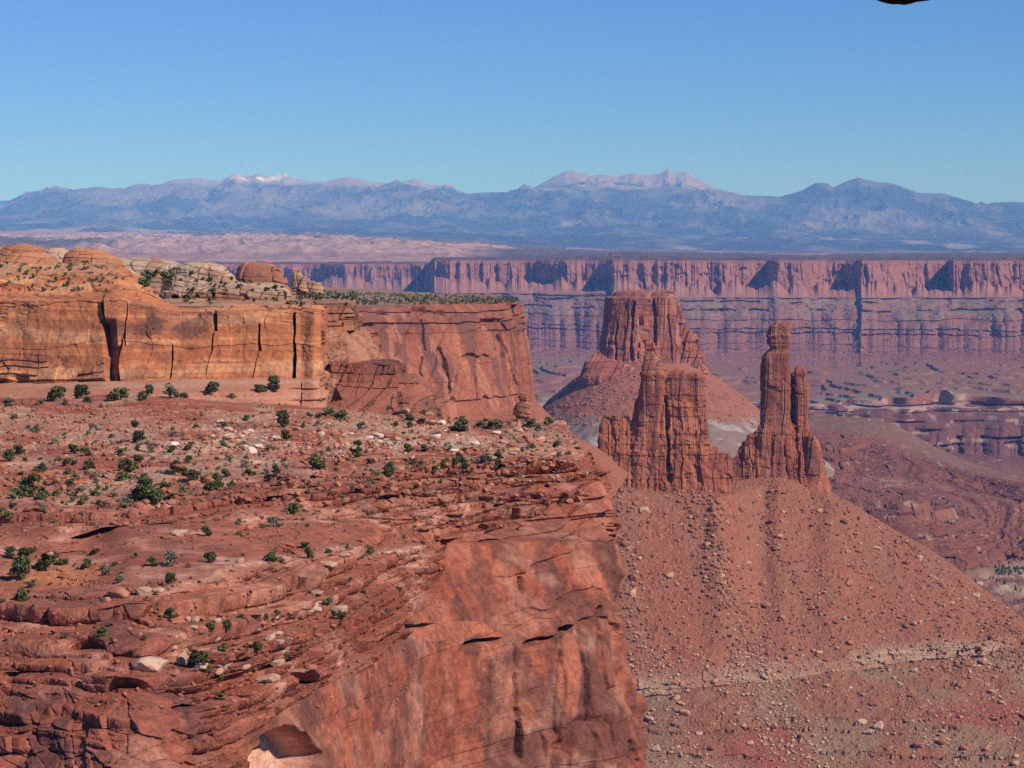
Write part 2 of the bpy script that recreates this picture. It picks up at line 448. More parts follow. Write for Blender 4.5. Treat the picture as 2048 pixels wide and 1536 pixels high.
    hum = fbm(np.stack([X, Dg * 0.4, X * 0], -1), 380, 6, 23)
    idp, fp = strata(hum * 60 + 200, 16, 12)
    P[..., 2] += plain * ((idp * 16 - 200) * 0.55 + 16 * sstep(0.75, 0.95, fp) * 0.55 + 4 + fbm(P, 60, 3, 4) * 3) * 0.75
    inner = sstep(15.0, 15.3, TT)
    f1b, f2b, hb = worley(X / 24 + fbm(P, 30, 3, 3) * 0.8, Dg / 40 + Zg / 8, 8)
    idx2, fb = strata(Zg + fbm(P, 300, 2, 6) * 8, 12, 15)
    P[..., 1] += inner * (fbm(P, 160, 4, 27) * 70 + (hb - 0.5) * 7 + sstep(0.5, 0.9, fb) * 25 * hash1(idx2, 4))
    # colours of the beds
    c = np.zeros(P.shape, np.float32) + np.array((0.29, 0.13, 0.10), np.float32)
    jit = fbm(P, 90, 4, 30)
    c = mixc(c, (0.06, 0.065, 0.045), (1 - sstep(1.6, 2.2, TT)) * (0.65 + 0.35 * np.clip(jit * 2, -1, 1)))
    c = mixc(c, (0.35, 0.165, 0.13), cliff * (0.6 + 0.4 * h))
    var = sstep(0.0, 0.5, fbm(P, 60, 4, 31, sz=200) + (h - 0.5) * 0.7)
    c = mixc(c, (0.19, 0.088, 0.078), cliff * var * 0.65)
    tal = sstep(4.0, 4.3, TT) * (1 - sstep(5.0, 5.4, TT))
    c = mixc(c, (0.375, 0.18, 0.135), tal * 0.95)
    grn = sstep(5.7, 6.4, TT) * (1 - sstep(7.5, 8.2, TT))
    c = mixc(c, (0.27, 0.195, 0.145), grn * sstep(-0.45, 0.35, jit + hash1(idx, 21) - 0.4))
    band = slope * hash1(idx, 33)
    c = mixc(c, (0.19, 0.09, 0.08), band * 0.6 * (1 - grn * 0.5))
    c = mixc(c, (0.29, 0.2, 0.16), sstep(0.55, 0.9, band) * 0.6)
    pl = sstep(11.2, 12.0, TT) * (1 - sstep(14.9, 15.0, TT))
    c = mixc(c, (0.27, 0.15, 0.11), pl * sstep(-0.5, 0.5, fbm(np.stack([X, Dg * 0.3, X * 0], -1), 500, 4, 41)))
    c = mixc(c, (0.25, 0.185, 0.135), pl * sstep(0.05, 0.5, fbm(np.stack([X, Dg * 0.3, X * 0], -1), 900, 4, 43)) * 0.8)
    c = mixc(c, (0.27, 0.20, 0.15), pl * sstep(14.2, 14.6, TT) * 0.7)
    wr = sstep(14.9, 15.0, TT) * (1 - sstep(15.9, 16.25, TT + fbm(P, 60, 4, 50) * 0.7))
    c = mixc(c, (0.20, 0.09, 0.08), inner)
    c = mixc(c, (0.42, 0.30, 0.24), wr * sstep(0.35, 0.6, hb + 0.35 * fbm(P, 45, 3, 52)) * 0.8)
    c = mixc(c, (0.42, 0.3, 0.24), inner * (hb > 0.92) * 0.8)
    flo = sstep(17.0, 17.5, TT)
    c = mixc(c, (0.29, 0.145, 0.105), flo * 0.8)
    o = mesh_obj("far_mesa_terrain", P, grid_faces(*P.shape[:2]), M_far, c)
    tag(o, "long purple-red mesa wall with terraced slopes across the canyon", None, None, "structure")
build_far_mesa(); log("far mesa")

# wide base ground below everything, out past the mountains
xs = np.linspace(-40000, 40000, 61); ys = np.linspace(-400, 66000, 61)
GX, GY = np.meshgrid(xs, ys)
gP = np.stack([GX, GY, np.full_like(GX, -520.0)], -1)
o = mesh_obj("canyon_floor", gP, grid_faces(61, 61), M_far, np.zeros(gP.shape, np.float32) + np.array((0.3, 0.15, 0.11), np.float32))
tag(o, "reddish canyon floor", None, None, "structure")

# ------------------------------------------------------------------ canyon benches right of the towers
def build_bench_slopes():
    cp = [900, 1100, 1300, 1500, 1640, 1700, 1770, 1810, 1850, 1900, 1960, 2048, 2250]
    r0y = [842, 838, 836, 834, 832, 834, 842, 860, 882, 908, 930, 955, 985]
    r0d = [4300, 4300, 4350, 4400, 4400, 4400, 4400, 4380, 4350, 4300, 4250, 4150, 4100]
    r1y = [880, 875, 868, 862, 862, 866, 880, 895, 908, 928, 948, 968, 990]
    r1d = [d - 250 for d in r0d]
    r2y = [985, 985, 975, 965, 960, 962, 968, 975, 980, 985, 992, 1000, 1010]
    r2d = [3350] * 13
    r3y = [1002, 1002, 1002, 1000, 998, 998, 1000, 1003, 1008, 1020, 1045, 1090, 1150]
    r3d = [3000, 3000, 3000, 3000, 2980, 2970, 2960, 2950, 2950, 2950, 2930, 2900, 2850]
    r4y = [1110, 1110, 1110, 1110, 1110, 1110, 1110, 1112, 1115, 1120, 1128, 1140, 1170]
    r4d = [2760] * 13
    r5y = [1320] * 13
    r5d = [2350] * 13
    rows = [[(x, y + 60, d + 500) for x, y, d in zip(cp, r0y, r0d)]]
    for yy, dd in ((r0y, r0d), (r1y, r1d), (r2y, r2d), (r3y, r3d), (r4y, r4d), (r5y, r5d)):
        rows.append(list(zip(cp, yy, dd)))
    P, T = patch(rows, [8, 60, 170, 70, 170, 60], 1100)
    TT = T[:, None] + 0 * P[..., 0]
    X, D, Z = P[..., 0].copy(), P[..., 1].copy(), P[..., 2].copy()
    big = fbm(P, 260, 4, 5)
    P[..., 2] += big * 4 * sstep(1.0, 1.6, TT)
    spur = ridged(np.stack([X + 40 * big, D * 0.35, X * 0], -1), 190, 3, 8) - 0.5
    P[..., 1] += spur * 80 * sstep(1.2, 2.0, TT); P[..., 2] += spur * 4 * sstep(1.2, 2.0, TT)
    led = sstep(1.9, 2.3, TT)
    zz = P[..., 2] + fbm(P, 400, 2, 11) * 3 + fbm(P, 60, 3, 12) * 1.0
    for Tk, sd, A in ((10.0, 3, 1.25), (4.5, 6, 1.3), (2.4, 4, 1.1)):
        f1, f2, h = worley(X / (Tk * 3.2), D / (Tk * 4.5), sd)
        idx, f = strata(zz + (h - 0.5) * Tk * 0.35, Tk, sd)
        on = hash1(idx, sd) > 0.35
        P[..., 2] += led * A * Tk * np.where(on, (sstep(0.68, 0.9, f) - f) * (0.6 + 0.5 * h), 0)
        P[..., 1] += led * on * sstep(0.65, 0.9, f) * (h - 0.3) * Tk * 1.4
    P[..., 2] += fbm(P, 14, 3, 6) * 1.0
    c = np.zeros(P.shape, np.float32) + np.array((0.25, 0.098, 0.068), np.float32)
    j = fbm(P, 160, 4, 20)
    c = mixc(c, (0.225, 0.135, 0.09), (1 - sstep(1.7, 2.3, TT + j * 0.4)) * 0.85)
    c = mixc(c, (0.16, 0.068, 0.055), led * hash1(idx, 9) * 0.75)
    c = mixc(c, (0.285, 0.13, 0.092), sstep(0.1, 0.5, fbm(P, 300, 4, 26)) * 0.8)
    c = mixc(c, (0.30, 0.15, 0.11), sstep(2.75, 2.95, TT) * (1 - sstep(3.0, 3.2, TT)) * 0.7)
    c = mixc(c, (0.42, 0.29, 0.22), (fbm(P, 10, 3, 31) > 0.68) * 0.6)
    pxx, pyy = pix(P)
    wash = np.exp(-(((pxx - 2050) / 75.0) ** 2)) * np.exp(-(((pyy - 1165) / 34.0) ** 2))
    c = mixc(c, (0.42, 0.34, 0.26), np.clip(wash * 1.2 * (0.7 + fbm(P, 25, 3, 8)), 0, 1))
    o = mesh_obj("canyon_bench_terrain", P, grid_faces(*P.shape[:2]), M_far, c)
    tag(o, "reddish ledgy bench slopes below and beyond the towers", None, None, "structure")
build_bench_slopes(); log("benches")

# ------------------------------------------------------------------ towers: closed stacks of rings
def stack(rows, d0, nz, na, expo=0.75, depth=0.8, yaw=0.0):
    """rows (py, pxL, pxR[, half depth m]) from the top down, silhouette at d0. -> ring grid (nz+cap, na, 3)"""
    R = [list(r) for r in rows]
    py = np.array([r[0] for r in R], float); xl = np.array([r[1] for r in R], float); xr = np.array([r[2] for r in R], float)
    z = (HORIZON - py) / FPX * d0
    wl = (xl - 1024) / FPX * d0; wr = (xr - 1024) / FPX * d0
    b = np.array([r[3] if len(r) > 3 else depth * (c - a) / 2 for r, a, c in zip(R, wl, wr)], float)
    s = np.concatenate([[0], np.cumsum(np.hypot(np.diff(z), np.diff(wr) * 0.5))])
    q = np.linspace(0, s[-1], nz)
    z = np.interp(q, s, z); wl = np.interp(q, s, wl); wr = np.interp(q, s, wr); b = np.interp(q, s, b)
    a = np.linspace(0, 2 * np.pi, na, endpoint=False)
    ca, sa = np.cos(a), np.sin(a)
    ex = np.sign(ca) * np.abs(ca) ** expo; ey = np.sign(sa) * np.abs(sa) ** expo
    cx = (wl + wr) / 2; hw = (wr - wl) / 2
    X = cx[:, None] + hw[:, None] * ex; Y = d0 + b[:, None] * ey + yaw * (X - cx[:, None]); Z = z[:, None] + 0 * X
    P = np.stack([X, Y, Z], -1)
    cap = [np.stack([cx[0] + (P[0, :, 0] - cx[0]) * k, d0 + (P[0, :, 1] - d0) * k, P[0, :, 2] + (1 - k) * 0.02 * hw[0]], -1) for k in (0.02, 0.35, 0.7, 0.92)]
    return np.concatenate([np.array(cap), P], 0)
def rock_tower(P, clefts=(), joint=8.0, jz=60.0, jdepth=2.2, layer=6.0, ldepth=0.9, rough=1.0, rsize=12.0, cracks=1.0, seed=0, skirt=None, mat=None):
    """joints, ledges and broken relief on a ring grid; skirt (nr,) 1 where it is loose talus"""
    N = normals(P, True)
    cen = P.mean(1, keepdims=True)
    N = N * np.where(np.sum(N * (P - cen), -1, keepdims=True) < 0, -1, 1)
    N[:4] = np.array((0, 0, 1.0))
    H = N.copy(); H[..., 2] *= 0.25
    sk = np.zeros(P.shape[:2]) if skirt is None else skirt
    rk = 1 - sk
    arc = P[..., 0] * 0.93 - P[..., 1] * 0.6
    wob = fbm(P, joint * 3, 3, seed + 1, sz=joint * 9)
    hc, hp, ed, gz_ = columns(arc + wob * joint * 0.5, P[..., 2] + arc * 0.15, joint, jz * 0.6, seed + 2)
    h = 0.6 * hc + 0.4 * hp
    f1s, f2s, hs = worley((arc + wob * joint * 0.2) / (joint * 0.33), P[..., 2] / (jz * 0.4) + arc / joint * 0.3, seed + 5)
    idx, f = strata(P[..., 2] + fbm(P, 60, 2, seed + 3) * 2, layer, seed + 4)
    lay = (hash1(idx, seed) - 0.5) * np.where(f < 0.12, 0.3, 1.0) - 0.35 * (f < 0.1) * (hash1(idx, seed + 8) > 0.5)
    d = rk * ((h - 0.5) * 2 * jdepth - cracks * jdepth * 1.5 * (1 - sstep(0.0, 0.07, ed)) * (hp > 0.45) + (hs - 0.5) * jdepth * 0.22 - 0.6 * jdepth * (gz_ > 0.94) * (hp > 0.5)
              - cracks * 0.25 * jdepth * (1 - sstep(0.0, 0.1, f2s - f1s)) + lay * 2 * ldepth)
    if clefts:
        qx, qy = pix(P)
        for x0, y0, x1, y1, w, dep in clefts:
            tt = np.clip((qy - y0) / (y1 - y0), 0, 1); cx = x0 + (x1 - x0) * tt + fbm(P, joint, 3, int(x0)) * 2.5
            d = d - dep * (N[..., 1] < 0.1) * sstep(1, 0.5, np.abs(qx - cx) / (w * (0.85 + 0.5 * fbm(P, joint * 0.6, 2, 3)))) * sstep(y0 - 4, y0 + 4, qy) * (1 - sstep(y1 - 12, y1 + 6, qy))
    d = d + rough * (fbm(P, rsize, 5, seed + 6) * 1.3 * (0.5 + 0.5 * rk))
    Q = P + H * d[..., None]
    Q[..., 2] += rough * fbm(P, rsize * 0.6, 3, seed + 9) * 0.8
    return Q, dict(h=h, hs=hs, f=f, idx=idx, sk=sk, crack=(1 - sstep(0.0, 0.07, ed)))
RED = (0.36, 0.125, 0.072); ORG = (0.45, 0.172, 0.092); DRK = (0.17, 0.068, 0.055); PNK = (0.48, 0.235, 0.17)
def tower_color(P, I, seed=0, zt=0, zb=-100, dark_top=0.6, base=RED, light=ORG):
    c = np.zeros(P.shape, np.float32) + np.array(base, np.float32)
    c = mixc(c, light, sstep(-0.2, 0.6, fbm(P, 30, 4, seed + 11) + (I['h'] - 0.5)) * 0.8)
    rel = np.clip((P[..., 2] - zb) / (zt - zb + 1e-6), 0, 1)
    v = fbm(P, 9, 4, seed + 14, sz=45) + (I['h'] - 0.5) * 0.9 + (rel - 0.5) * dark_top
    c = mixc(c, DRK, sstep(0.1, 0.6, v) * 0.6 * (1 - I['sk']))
    c = mixc(c, (0.30, 0.14, 0.115), sstep(0.5, 0.8, hash1(I['idx'], seed + 3)) * 0.5 * (1 - I['sk']))
    c = mixc(c, PNK, (I['hs'] > 0.82) * 0.5 * (1 - I['sk']))
    c = mixc(c, (0.325, 0.135, 0.09), I['sk'] * 0.9)
    return c
def tower_part(name, rows, d0, nz, na, parent, zt, zb, seed, sk_from=None, **kw):
    skw = {k: kw.pop(k) for k in ('expo', 'depth', 'yaw') if k in kw}
    ckw = {k: kw.pop(k) for k in ('dark_top', 'base', 'light') if k in kw}
    P = stack(rows, d0, nz, na, **skw)
    skirt = None
    if sk_from is not None:
        zsk = (HORIZON - sk_from) / FPX * d0
        skirt = 1 - sstep(zsk - 6, zsk + 2, P[..., 2] + fbm(P, 25, 3, seed + 40) * 9)
    Q, I = rock_tower(P, seed=seed, skirt=skirt, **kw)
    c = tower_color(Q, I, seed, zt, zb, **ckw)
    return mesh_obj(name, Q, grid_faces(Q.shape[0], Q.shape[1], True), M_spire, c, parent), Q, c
zpy = lambda py, d: (HORIZON - py) / FPX * d

# far butte with its talus skirt
t = empty("sandstone_butte", (float((1280 - 1024) / FPX * 3600), 3600, zpy(860, 3600)))
tag(t, "broad flat-topped red butte with sheer walls standing behind the two slender towers", "butte")
tower_part("butte_walls", [(581,1246,1338),(584,1232,1346),(592,1226,1350),(594,1213,1351),(604,1211,1353),(640,1208,1360),(680,1203,1368),(720,1198,1378),(748,1192,1386),(775,1185,1394)],
           3600, 320, 700, t, zpy(580, 3600), zpy(740, 3600), 3, clefts=((1266, 604, 1262, 722, 4.5, 11), (1309, 598, 1312, 690, 4.5, 11), (1233, 640, 1231, 725, 2.5, 6), (1288, 660, 1290, 730, 2, 5), (1338, 630, 1345, 720, 2.5, 6)), expo=0.48, depth=0.9, joint=15, jz=150, jdepth=4.6, layer=16, ldepth=1.1, rsize=12, rough=0.9, cracks=1.2, dark_top=0.7)
tower_part("butte_shoulder", [(602,1344,1355),(612,1342,1358),(630,1340,1368),(650,1338,1374),(668,1338,1387),(690,1334,1397),(706,1330,1405),(735,1320,1417),(775,1308,1432)],
           3575, 220, 340, t, zpy(600, 3575), zpy(740, 3575), 13, expo=0.7, depth=0.9, joint=7, jz=50, jdepth=4.5, layer=12, ldepth=1.5, rsize=14, cracks=1.2, dark_top=0.2)
tower_part("butte_ledge", [(704,1192,1204),(716,1180,1215),(722,1170,1240),(745,1162,1300),(752,1158,1320),(780,1150,1330)],
           3540, 140, 360, t, zpy(700, 3540), zpy(745, 3540), 23, expo=0.7, depth=0.6, joint=9, jz=60, jdepth=2.5, layer=10, ldepth=1.2, rsize=14, dark_top=0.0)
ob, Q, c = tower_part("talus_skirt", [(722,1230,1395,70),(745,1168,1418,105),(760,1150,1440,125),(795,1105,1490,190),(830,1070,1530,250),(870,1030,1580,330),(930,960,1660,450)],
           3600, 330, 620, t, zpy(720, 3600), zpy(900, 3600), 33, sk_from=640, expo=0.95, joint=10, jz=60, jdepth=2, rough=2.2, rsize=26)
gz = 1 - sstep(zpy(842, 3600), zpy(812, 3600), Q[..., 2] + fbm(Q, 60, 3, 4) * 6)
cc = mixc(c, (0.26, 0.19, 0.155), gz * 0.9)
cc = mixc(cc, (0.42, 0.36, 0.31), gz * sstep(0.1, 0.5, fbm(Q, 24, 4, 9)) * 0.8)
attr = ob.data.color_attributes["rock_color"]; c4 = np.ones((len(ob.data.vertices), 4), np.float32); c4[:, :3] = np.maximum(cc.reshape(-1, 3), 0.002) ** 1.10; attr.data.foreach_set("color", c4.ravel())
log("butte")

# nearer broken tower (left of the pair)
DW = 1850
t = empty("sandstone_tower", (float((1310 - 1024) / FPX * DW), DW, zpy(985, DW)))
tag(t, "wide broken red rock tower with a knobbed spire and a dark cleft down its face", "rock tower")
kw = dict(joint=8.0, jz=90, jdepth=1.3, layer=6.5, ldepth=0.45, rsize=8, rough=0.55, cracks=0.6)
ztw, zbw = zpy(690, DW), zpy(985, DW)
def fin(name, outline, ybot, d0, half, parent, seed, ncol=520, nrow=220, amp=1.0, clefts=(), **kw):
    """a solid wall of rock whose crest follows an outline (px, py): front face, crest, back face"""
    px = np.linspace(outline[0][0], outline[-1][0], ncol)
    yt = interp(outline, px) + fbm(np.stack([px, px * 0, px * 0], -1), 9, 5, seed) * 7 + (hash1(np.floor(px / 5.0), seed) - 0.5) * 6
    zt = (HORIZON - yt) / FPX * d0; zb = (HORIZON - ybot) / FPX * d0
    X = (px - 1024) / FPX * d0
    prof = np.concatenate([np.linspace(0, 1, nrow), np.linspace(1, 0, 30)[1:]])
    off = np.concatenate([-half * (0.15 + 0.85 * (1 - np.linspace(0, 1, nrow)) ** 1.2), half * np.linspace(0.15, 1, 30)[1:]])
    Z = zb + (zt[None] - zb) * prof[:, None]
    P = np.stack([np.broadcast_to(X, Z.shape), d0 + off[:, None] + 0 * Z, Z], -1)
    N = normals(P); mid = np.array((X.mean(), d0, 0)); s = np.sign(np.sum(N[: nrow // 2] * np.array((0, -1, 0)), -1)).sum()
    N = N if s > 0 else -N
    H = N.copy(); H[..., 2] *= 0.3
    jo = kw.get('joint', 7.0)
    wob = fbm(P, 14, 4, seed + 1, sz=30)
    hc, hp, ed, gz_ = columns(P[..., 0] + wob * jo * 0.7, P[..., 2] + P[..., 0] * 0.3 + wob * 12, jo, 22, seed + 2)
    h = 0.5 * hc + 0.5 * hp
    idx, f = strata(P[..., 2] + wob * 1.5, 4.0, seed + 4)
    h2c, h2p, ed2, g2_ = columns(P[..., 0] + wob * 1.5, P[..., 2], jo * 0.35, 8, seed + 12)
    qx, qy = pix(P)
    d = (h2c - 0.5) * 0.7 + (h2p - 0.5) * 0.5
    for x0, y0, x1, y1, w, dep in clefts:
        tt = np.clip((qy - y0) / (y1 - y0), 0, 1); cx = x0 + (x1 - x0) * tt + fbm(P, 6, 3, int(x0)) * 3
        d = d - dep * sstep(1, 0.5, np.abs(qx - cx) / (w * (0.8 + 0.5 * fbm(P, 4, 2, 3)))) * sstep(y0 - 5, y0 + 5, qy) * (1 - sstep(y1 - 20, y1 + 10, qy))
    d = d + (h - 0.5) * 4.6 - 1.0 * (1 - sstep(0, 0.06, ed)) * (hp > 0.65) + (hash1(idx, seed) - 0.5) * 0.8 + fbm(P, 8, 4, seed + 6) * 1.4
    Q = P + H * d[..., None]
    c = np.zeros(P.shape, np.float32) + np.array(ORG, np.float32)
    c = mixc(c, RED, sstep(-0.3, 0.4, fbm(P, 25, 4, seed + 7) + h - 0.5))
    c = mixc(c, DRK, sstep(0.25, 0.7, fbm(P, 8, 4, seed + 8, sz=30) + (h - 0.5) * 0.6) * 0.6)
    return mesh_obj(name, Q, grid_faces(*Q.shape[:2]), M_spire, c, parent)
tower_part("spire", [(682,1292,1302),(686,1289,1309),(696,1288,1311),(704,1291,1307),(710,1287,1309),(722,1286,1320),(740,1281,1328),(748,1279,1332),(756,1281,1331),(775,1277,1331),(800,1276,1327),(830,1274,1322),(860,1270,1320),(920,1266,1322),(985,1262,1330)], DW - 4, 480, 300, t, ztw, zbw, 41, depth=0.8, expo=0.55, dark_top=0.3, **kw)
tower_part("wall_block", [(738,1322,1344),(742,1320,1378),(747,1321,1405),(757,1324,1411),(763,1328,1410),(800,1333,1411),(850,1340,1412),(900,1342,1415),(930,1342,1422),(985,1340,1436)], DW, 420, 420, t, ztw, zbw, 51, depth=0.5, expo=0.45, dark_top=0.7, **kw)
fin("wall", [(1184,996),(1188,940),(1192,915),(1199,862),(1203,838),(1210,834),(1232,833),(1256,829),(1259,833),(1263,836),(1267,812),(1272,800),(1278,792),(1322,792),(1331,770),(1340,760),(1408,760),(1412,800),(1413,850),(1417,884),(1424,892),(1436,901),(1450,908),(1464,915)], 1030, DW - 2, 20, t, 81, ncol=760, nrow=300, joint=6.5, amp=1.0,
    clefts=((1331, 795, 1338, 965, 7, 9), (1300, 860, 1296, 985, 2, 2), (1365, 900, 1362, 985, 2, 2.5), (1236, 880, 1238, 985, 2, 2), (1393, 860, 1398, 985, 1.6, 1.6), (1218, 850, 1212, 970, 1.6, 1.6)))
# slimmer tower
DM = 1950
t = empty("sandstone_tower", (float((1565 - 1024) / FPX * DM), DM, zpy(985, DM)))
tag(t, "tall slender red rock tower with a thin pillar split off by a black gap", "rock tower")
ztm, zbm = zpy(650, DM), zpy(985, DM)
tower_part("spire", [(643,1553,1577),(646,1548,1581),(652,1542,1583),(664,1540,1581),(671,1537,1581),(676,1540,1580),(690,1538,1580),(697,1543,1578),(703,1538,1577),(707,1531,1580),(714,1526,1580),(735,1525,1581),(760,1525,1581),(800,1525,1580),(850,1521,1580),(862,1515,1586),(900,1512,1590),(940,1505,1600),(985,1498,1612),(1030,1490,1620)], DM, 520, 340, t, ztm, zbm, 91, depth=0.85, dark_top=0.7, expo=0.5, **{**kw, 'ldepth': 0.5, 'layer': 8.5, 'jdepth': 1.6})
tower_part("pillar", [(731,1593,1603),(737,1590,1608),(745,1588,1613),(752,1588,1611),(770,1590,1618),(778,1589,1619),(800,1591,1618),(830,1591,1617),(850,1591,1617),(880,1591,1625),(910,1591,1634),(940,1591,1642),(985,1590,1652),(1030,1585,1660)], DM - 2, 420, 240, t, ztm, zbm, 101, depth=1.0, dark_top=-0.2, expo=0.5, **{**kw, 'ldepth': 0.4})
tower_part("web", [(744,1572,1598),(752,1570,1602),(800,1568,1606),(880,1566,1612),(985,1560,1620),(1030,1555,1625)], DM + 8, 240, 160, t, ztm, zbm, 106, depth=0.35, expo=0.5, dark_top=0.3, **kw)
tower_part("buttress", [(868,1548,1562),(885,1545,1568),(930,1540,1575),(985,1535,1582),(1030,1530,1590)], DM - 12, 220, 180, t, ztm, zbm, 111, depth=0.8, dark_top=-0.3, **kw)
tower_part("buttress", [(872,1618,1628),(885,1615,1636),(920,1610,1648),(960,1606,1657),(985,1600,1662),(1030,1595,1668)], DM - 10, 220, 200, t, ztm, zbm, 116, depth=0.8, dark_top=0.2, **kw)
fin("wall", [(1464,915),(1472,907),(1478,890),(1486,886),(1494,880),(1500,870),(1508,866),(1515,858),(1530,840),(1560,830),(1580,842),(1590,850),(1612,860),(1622,874),(1634,880),(1640,905),(1650,925),(1656,955),(1664,992)], 1035, DM - 4, 22, t, 121, ncol=640, nrow=280, joint=6.0, amp=1.0,
    clefts=((1586, 740, 1600, 985, 4, 5), (1533, 880, 1536, 985, 2, 2.5), (1560, 900, 1556, 985, 2, 2), (1500, 900, 1510, 985, 2, 2), (1625, 900, 1630, 985, 2.5, 2.5)))
log("towers")

# ------------------------------------------------------------------ talus ridge under the towers
def build_talus():
    cp = [1000, 1100, 1190, 1280, 1400, 1450, 1520, 1560, 1620, 1665, 1760, 1880, 1960, 2048, 2250]
    r0 = [930, 935, 950, 965, 965, 965, 955, 955, 975, 985, 1042, 1112, 1172, 1238, 1400]
    d0 = [1860, 1860, 1860, 1870, 1890, 1900, 1930, 1940, 1950, 1950, 1930, 1900, 1880, 1850, 1800]
    rb = [(x, y + 40, d + 350) for x, y, d in zip(cp, r0, d0)]
    rw1 = [960, 965, 975, 985, 990, 992, 975, 962, 985, 1002, 1065, 1135, 1190, 1250, 1405]
    d1 = [1800, 1805, 1810, 1815, 1820, 1822, 1895, 1900, 1900, 1890, 1880, 1860, 1850, 1830, 1790]
    led = [1430, 1410, 1390, 1370, 1352, 1346, 1340, 1335, 1328, 1322, 1310, 1292, 1282, 1272, 1262]
    dl = [1690, 1692, 1694, 1697, 1702, 1705, 1712, 1716, 1722, 1726, 1738, 1752, 1762, 1775, 1785]
    rows = [rb, list(zip(cp, r0, d0)), list(zip(cp, rw1, d1)), list(zip(cp, led, dl)),
            [(x, y + 22, d - 5) for x, y, d in zip(cp, led, dl)],
            [(x, 1570, 1600) for x in cp], [(x, 1800, 1500) for x in cp]]
    P, T = patch(rows, [8, 30, 460, 40, 260, 30], 1150)
    TT = T[:, None] + 0 * P[..., 0]
    X, D, Z = P[..., 0].copy(), P[..., 1].copy(), P[..., 2].copy()
    px, py = pix(P)
    main = sstep(1.0, 1.35, TT)
    # broad ribs and gullies running down the slope
    rib = fbm(np.stack([X + 0.25 * D, D * 0.22, X * 0], -1), 42, 4, 3)
    P[..., 2] += main * (rib * 1.2 * (1 - sstep(2.8, 3.0, TT) * 0.5) + fbm(P, 14, 5, 6) * 1.7 + (ridged(np.stack([X + 0.3 * D, D * 0.15, X * 0], -1), 16, 3, 8) - 0.55) * 0.6 * sstep(-0.2, 0.4, rib))
    f1, f2, h = worley(X / 5.0, D / 5.0, 4)
    P[..., 2] += main * np.clip(0.35 - f1, 0, 1) * 5.0 * (h > 0.55) * h
    f1, f2, h2 = worley(X / 2.2, D / 2.2, 9)
    P[..., 2] += main * np.clip(0.4 - f1, 0, 1) * 2.4 * (h2 > 0.4) * h2
    # pale ledge: broken, partly buried
    lz = sstep(2.96, 3.0, TT) * (1 - sstep(4.0, 4.02, TT))
    bl1, bl2, bh = worley(X / 5.0, Z / 4.0, 13)
    out = interp([(1000, 0.5), (1250, 0.7), (1400, 0.5), (1500, 0.15), (1640, 0.2), (1720, 0.35), (1735, 1.0), (1900, 1.0), (1985, 0.7), (2030, 0.1), (2250, 0.2)], px) + fbm(P, 22, 4, 5) * 0.55
    ids, fs = strata(Z + fbm(P, 30, 2, 6) * 0.5, 1.6, 3)
    P[..., 1] -= lz * np.clip(out, 0, 1.2) * (1.5 + bh * 3.5 + hash1(ids, 3) * 2.0)
    # ledges low on the slope
    low = sstep(4.0, 4.2, TT) * sstep(1390, 1450, py + (px - 1700) * 0.05)
    idx, f = strata(P[..., 2] + fbm(P, 40, 3, 7) * 3.0, 4.2, 11)
    hb = worley(X / 7, D / 9, 21)[2]
    on = (hash1(idx, 2) > 0.25) * low * sstep(-0.35, 0.1, fbm(P, 26, 3, 33) + sstep(1500, 1800, px) * 0.25)
    P[..., 2] += on * 3.2 * (sstep(0.62, 0.86, f) - f) * (0.5 + hb * 0.6)
    P[..., 1] += on * sstep(0.6, 0.86, f) * (hb - 0.4) * 4
    c = np.zeros(P.shape, np.float32) + np.array((0.315, 0.130, 0.083), np.float32)
    c = mixc(c, (0.345, 0.125, 0.074), sstep(0.0, 0.5, fbm(np.stack([X + 0.25 * D, D * 0.2, X * 0], -1), 30, 4, 15)) * 0.6)
    c = mixc(c, (0.285, 0.13, 0.082), sstep(0.0, 0.5, fbm(np.stack([X + 0.25 * D, D * 0.25, X * 0], -1), 22, 4, 18)) * 0.75)
    below = sstep(3.9, 4.05, TT)
    c = mixc(c, (0.285, 0.13, 0.078), below * 0.85)
    gg = below * sstep(0.0, 0.4, fbm(P, 38, 5, 25) + 0.45 * sstep(1520, 1300, px))
    c = mixc(c, (0.285, 0.195, 0.13), gg * 0.6)
    c = mixc(c, (0.32, 0.10, 0.07), low * sstep(0.0, 0.4, fbm(P, 50, 3, 29)) * 0.8)
    c = mixc(c, (0.36, 0.28, 0.21), below * sstep(1490, 1545, py) * sstep(1540, 1440, px) * 0.4)
    st = (h2 > 0.62) * np.clip(0.45 - f1, 0, 1) * 4
    c = mixc(c, (0.42, 0.22, 0.15), main * np.clip(st, 0, 0.6))
    c = mixc(c, (0.46, 0.305, 0.215), lz * np.clip(out * 1.4 - 0.05, 0, 1) * (0.55 + 0.45 * hash1(ids, 7)))
    nearl = np.exp(-((TT - 2.97) / 0.05) ** 2)
    c = mixc(c, (0.46, 0.32, 0.23), nearl * 0.35 * np.clip(out * 1.5 - 0.2, 0, 1))
    o = mesh_obj("talus_terrain", P, grid_faces(*P.shape[:2]), M_talus, c)
    return tag(o, "steep rubble-strewn red slope below the towers", None, None, "structure")
talus_obj = build_talus(); log("talus")

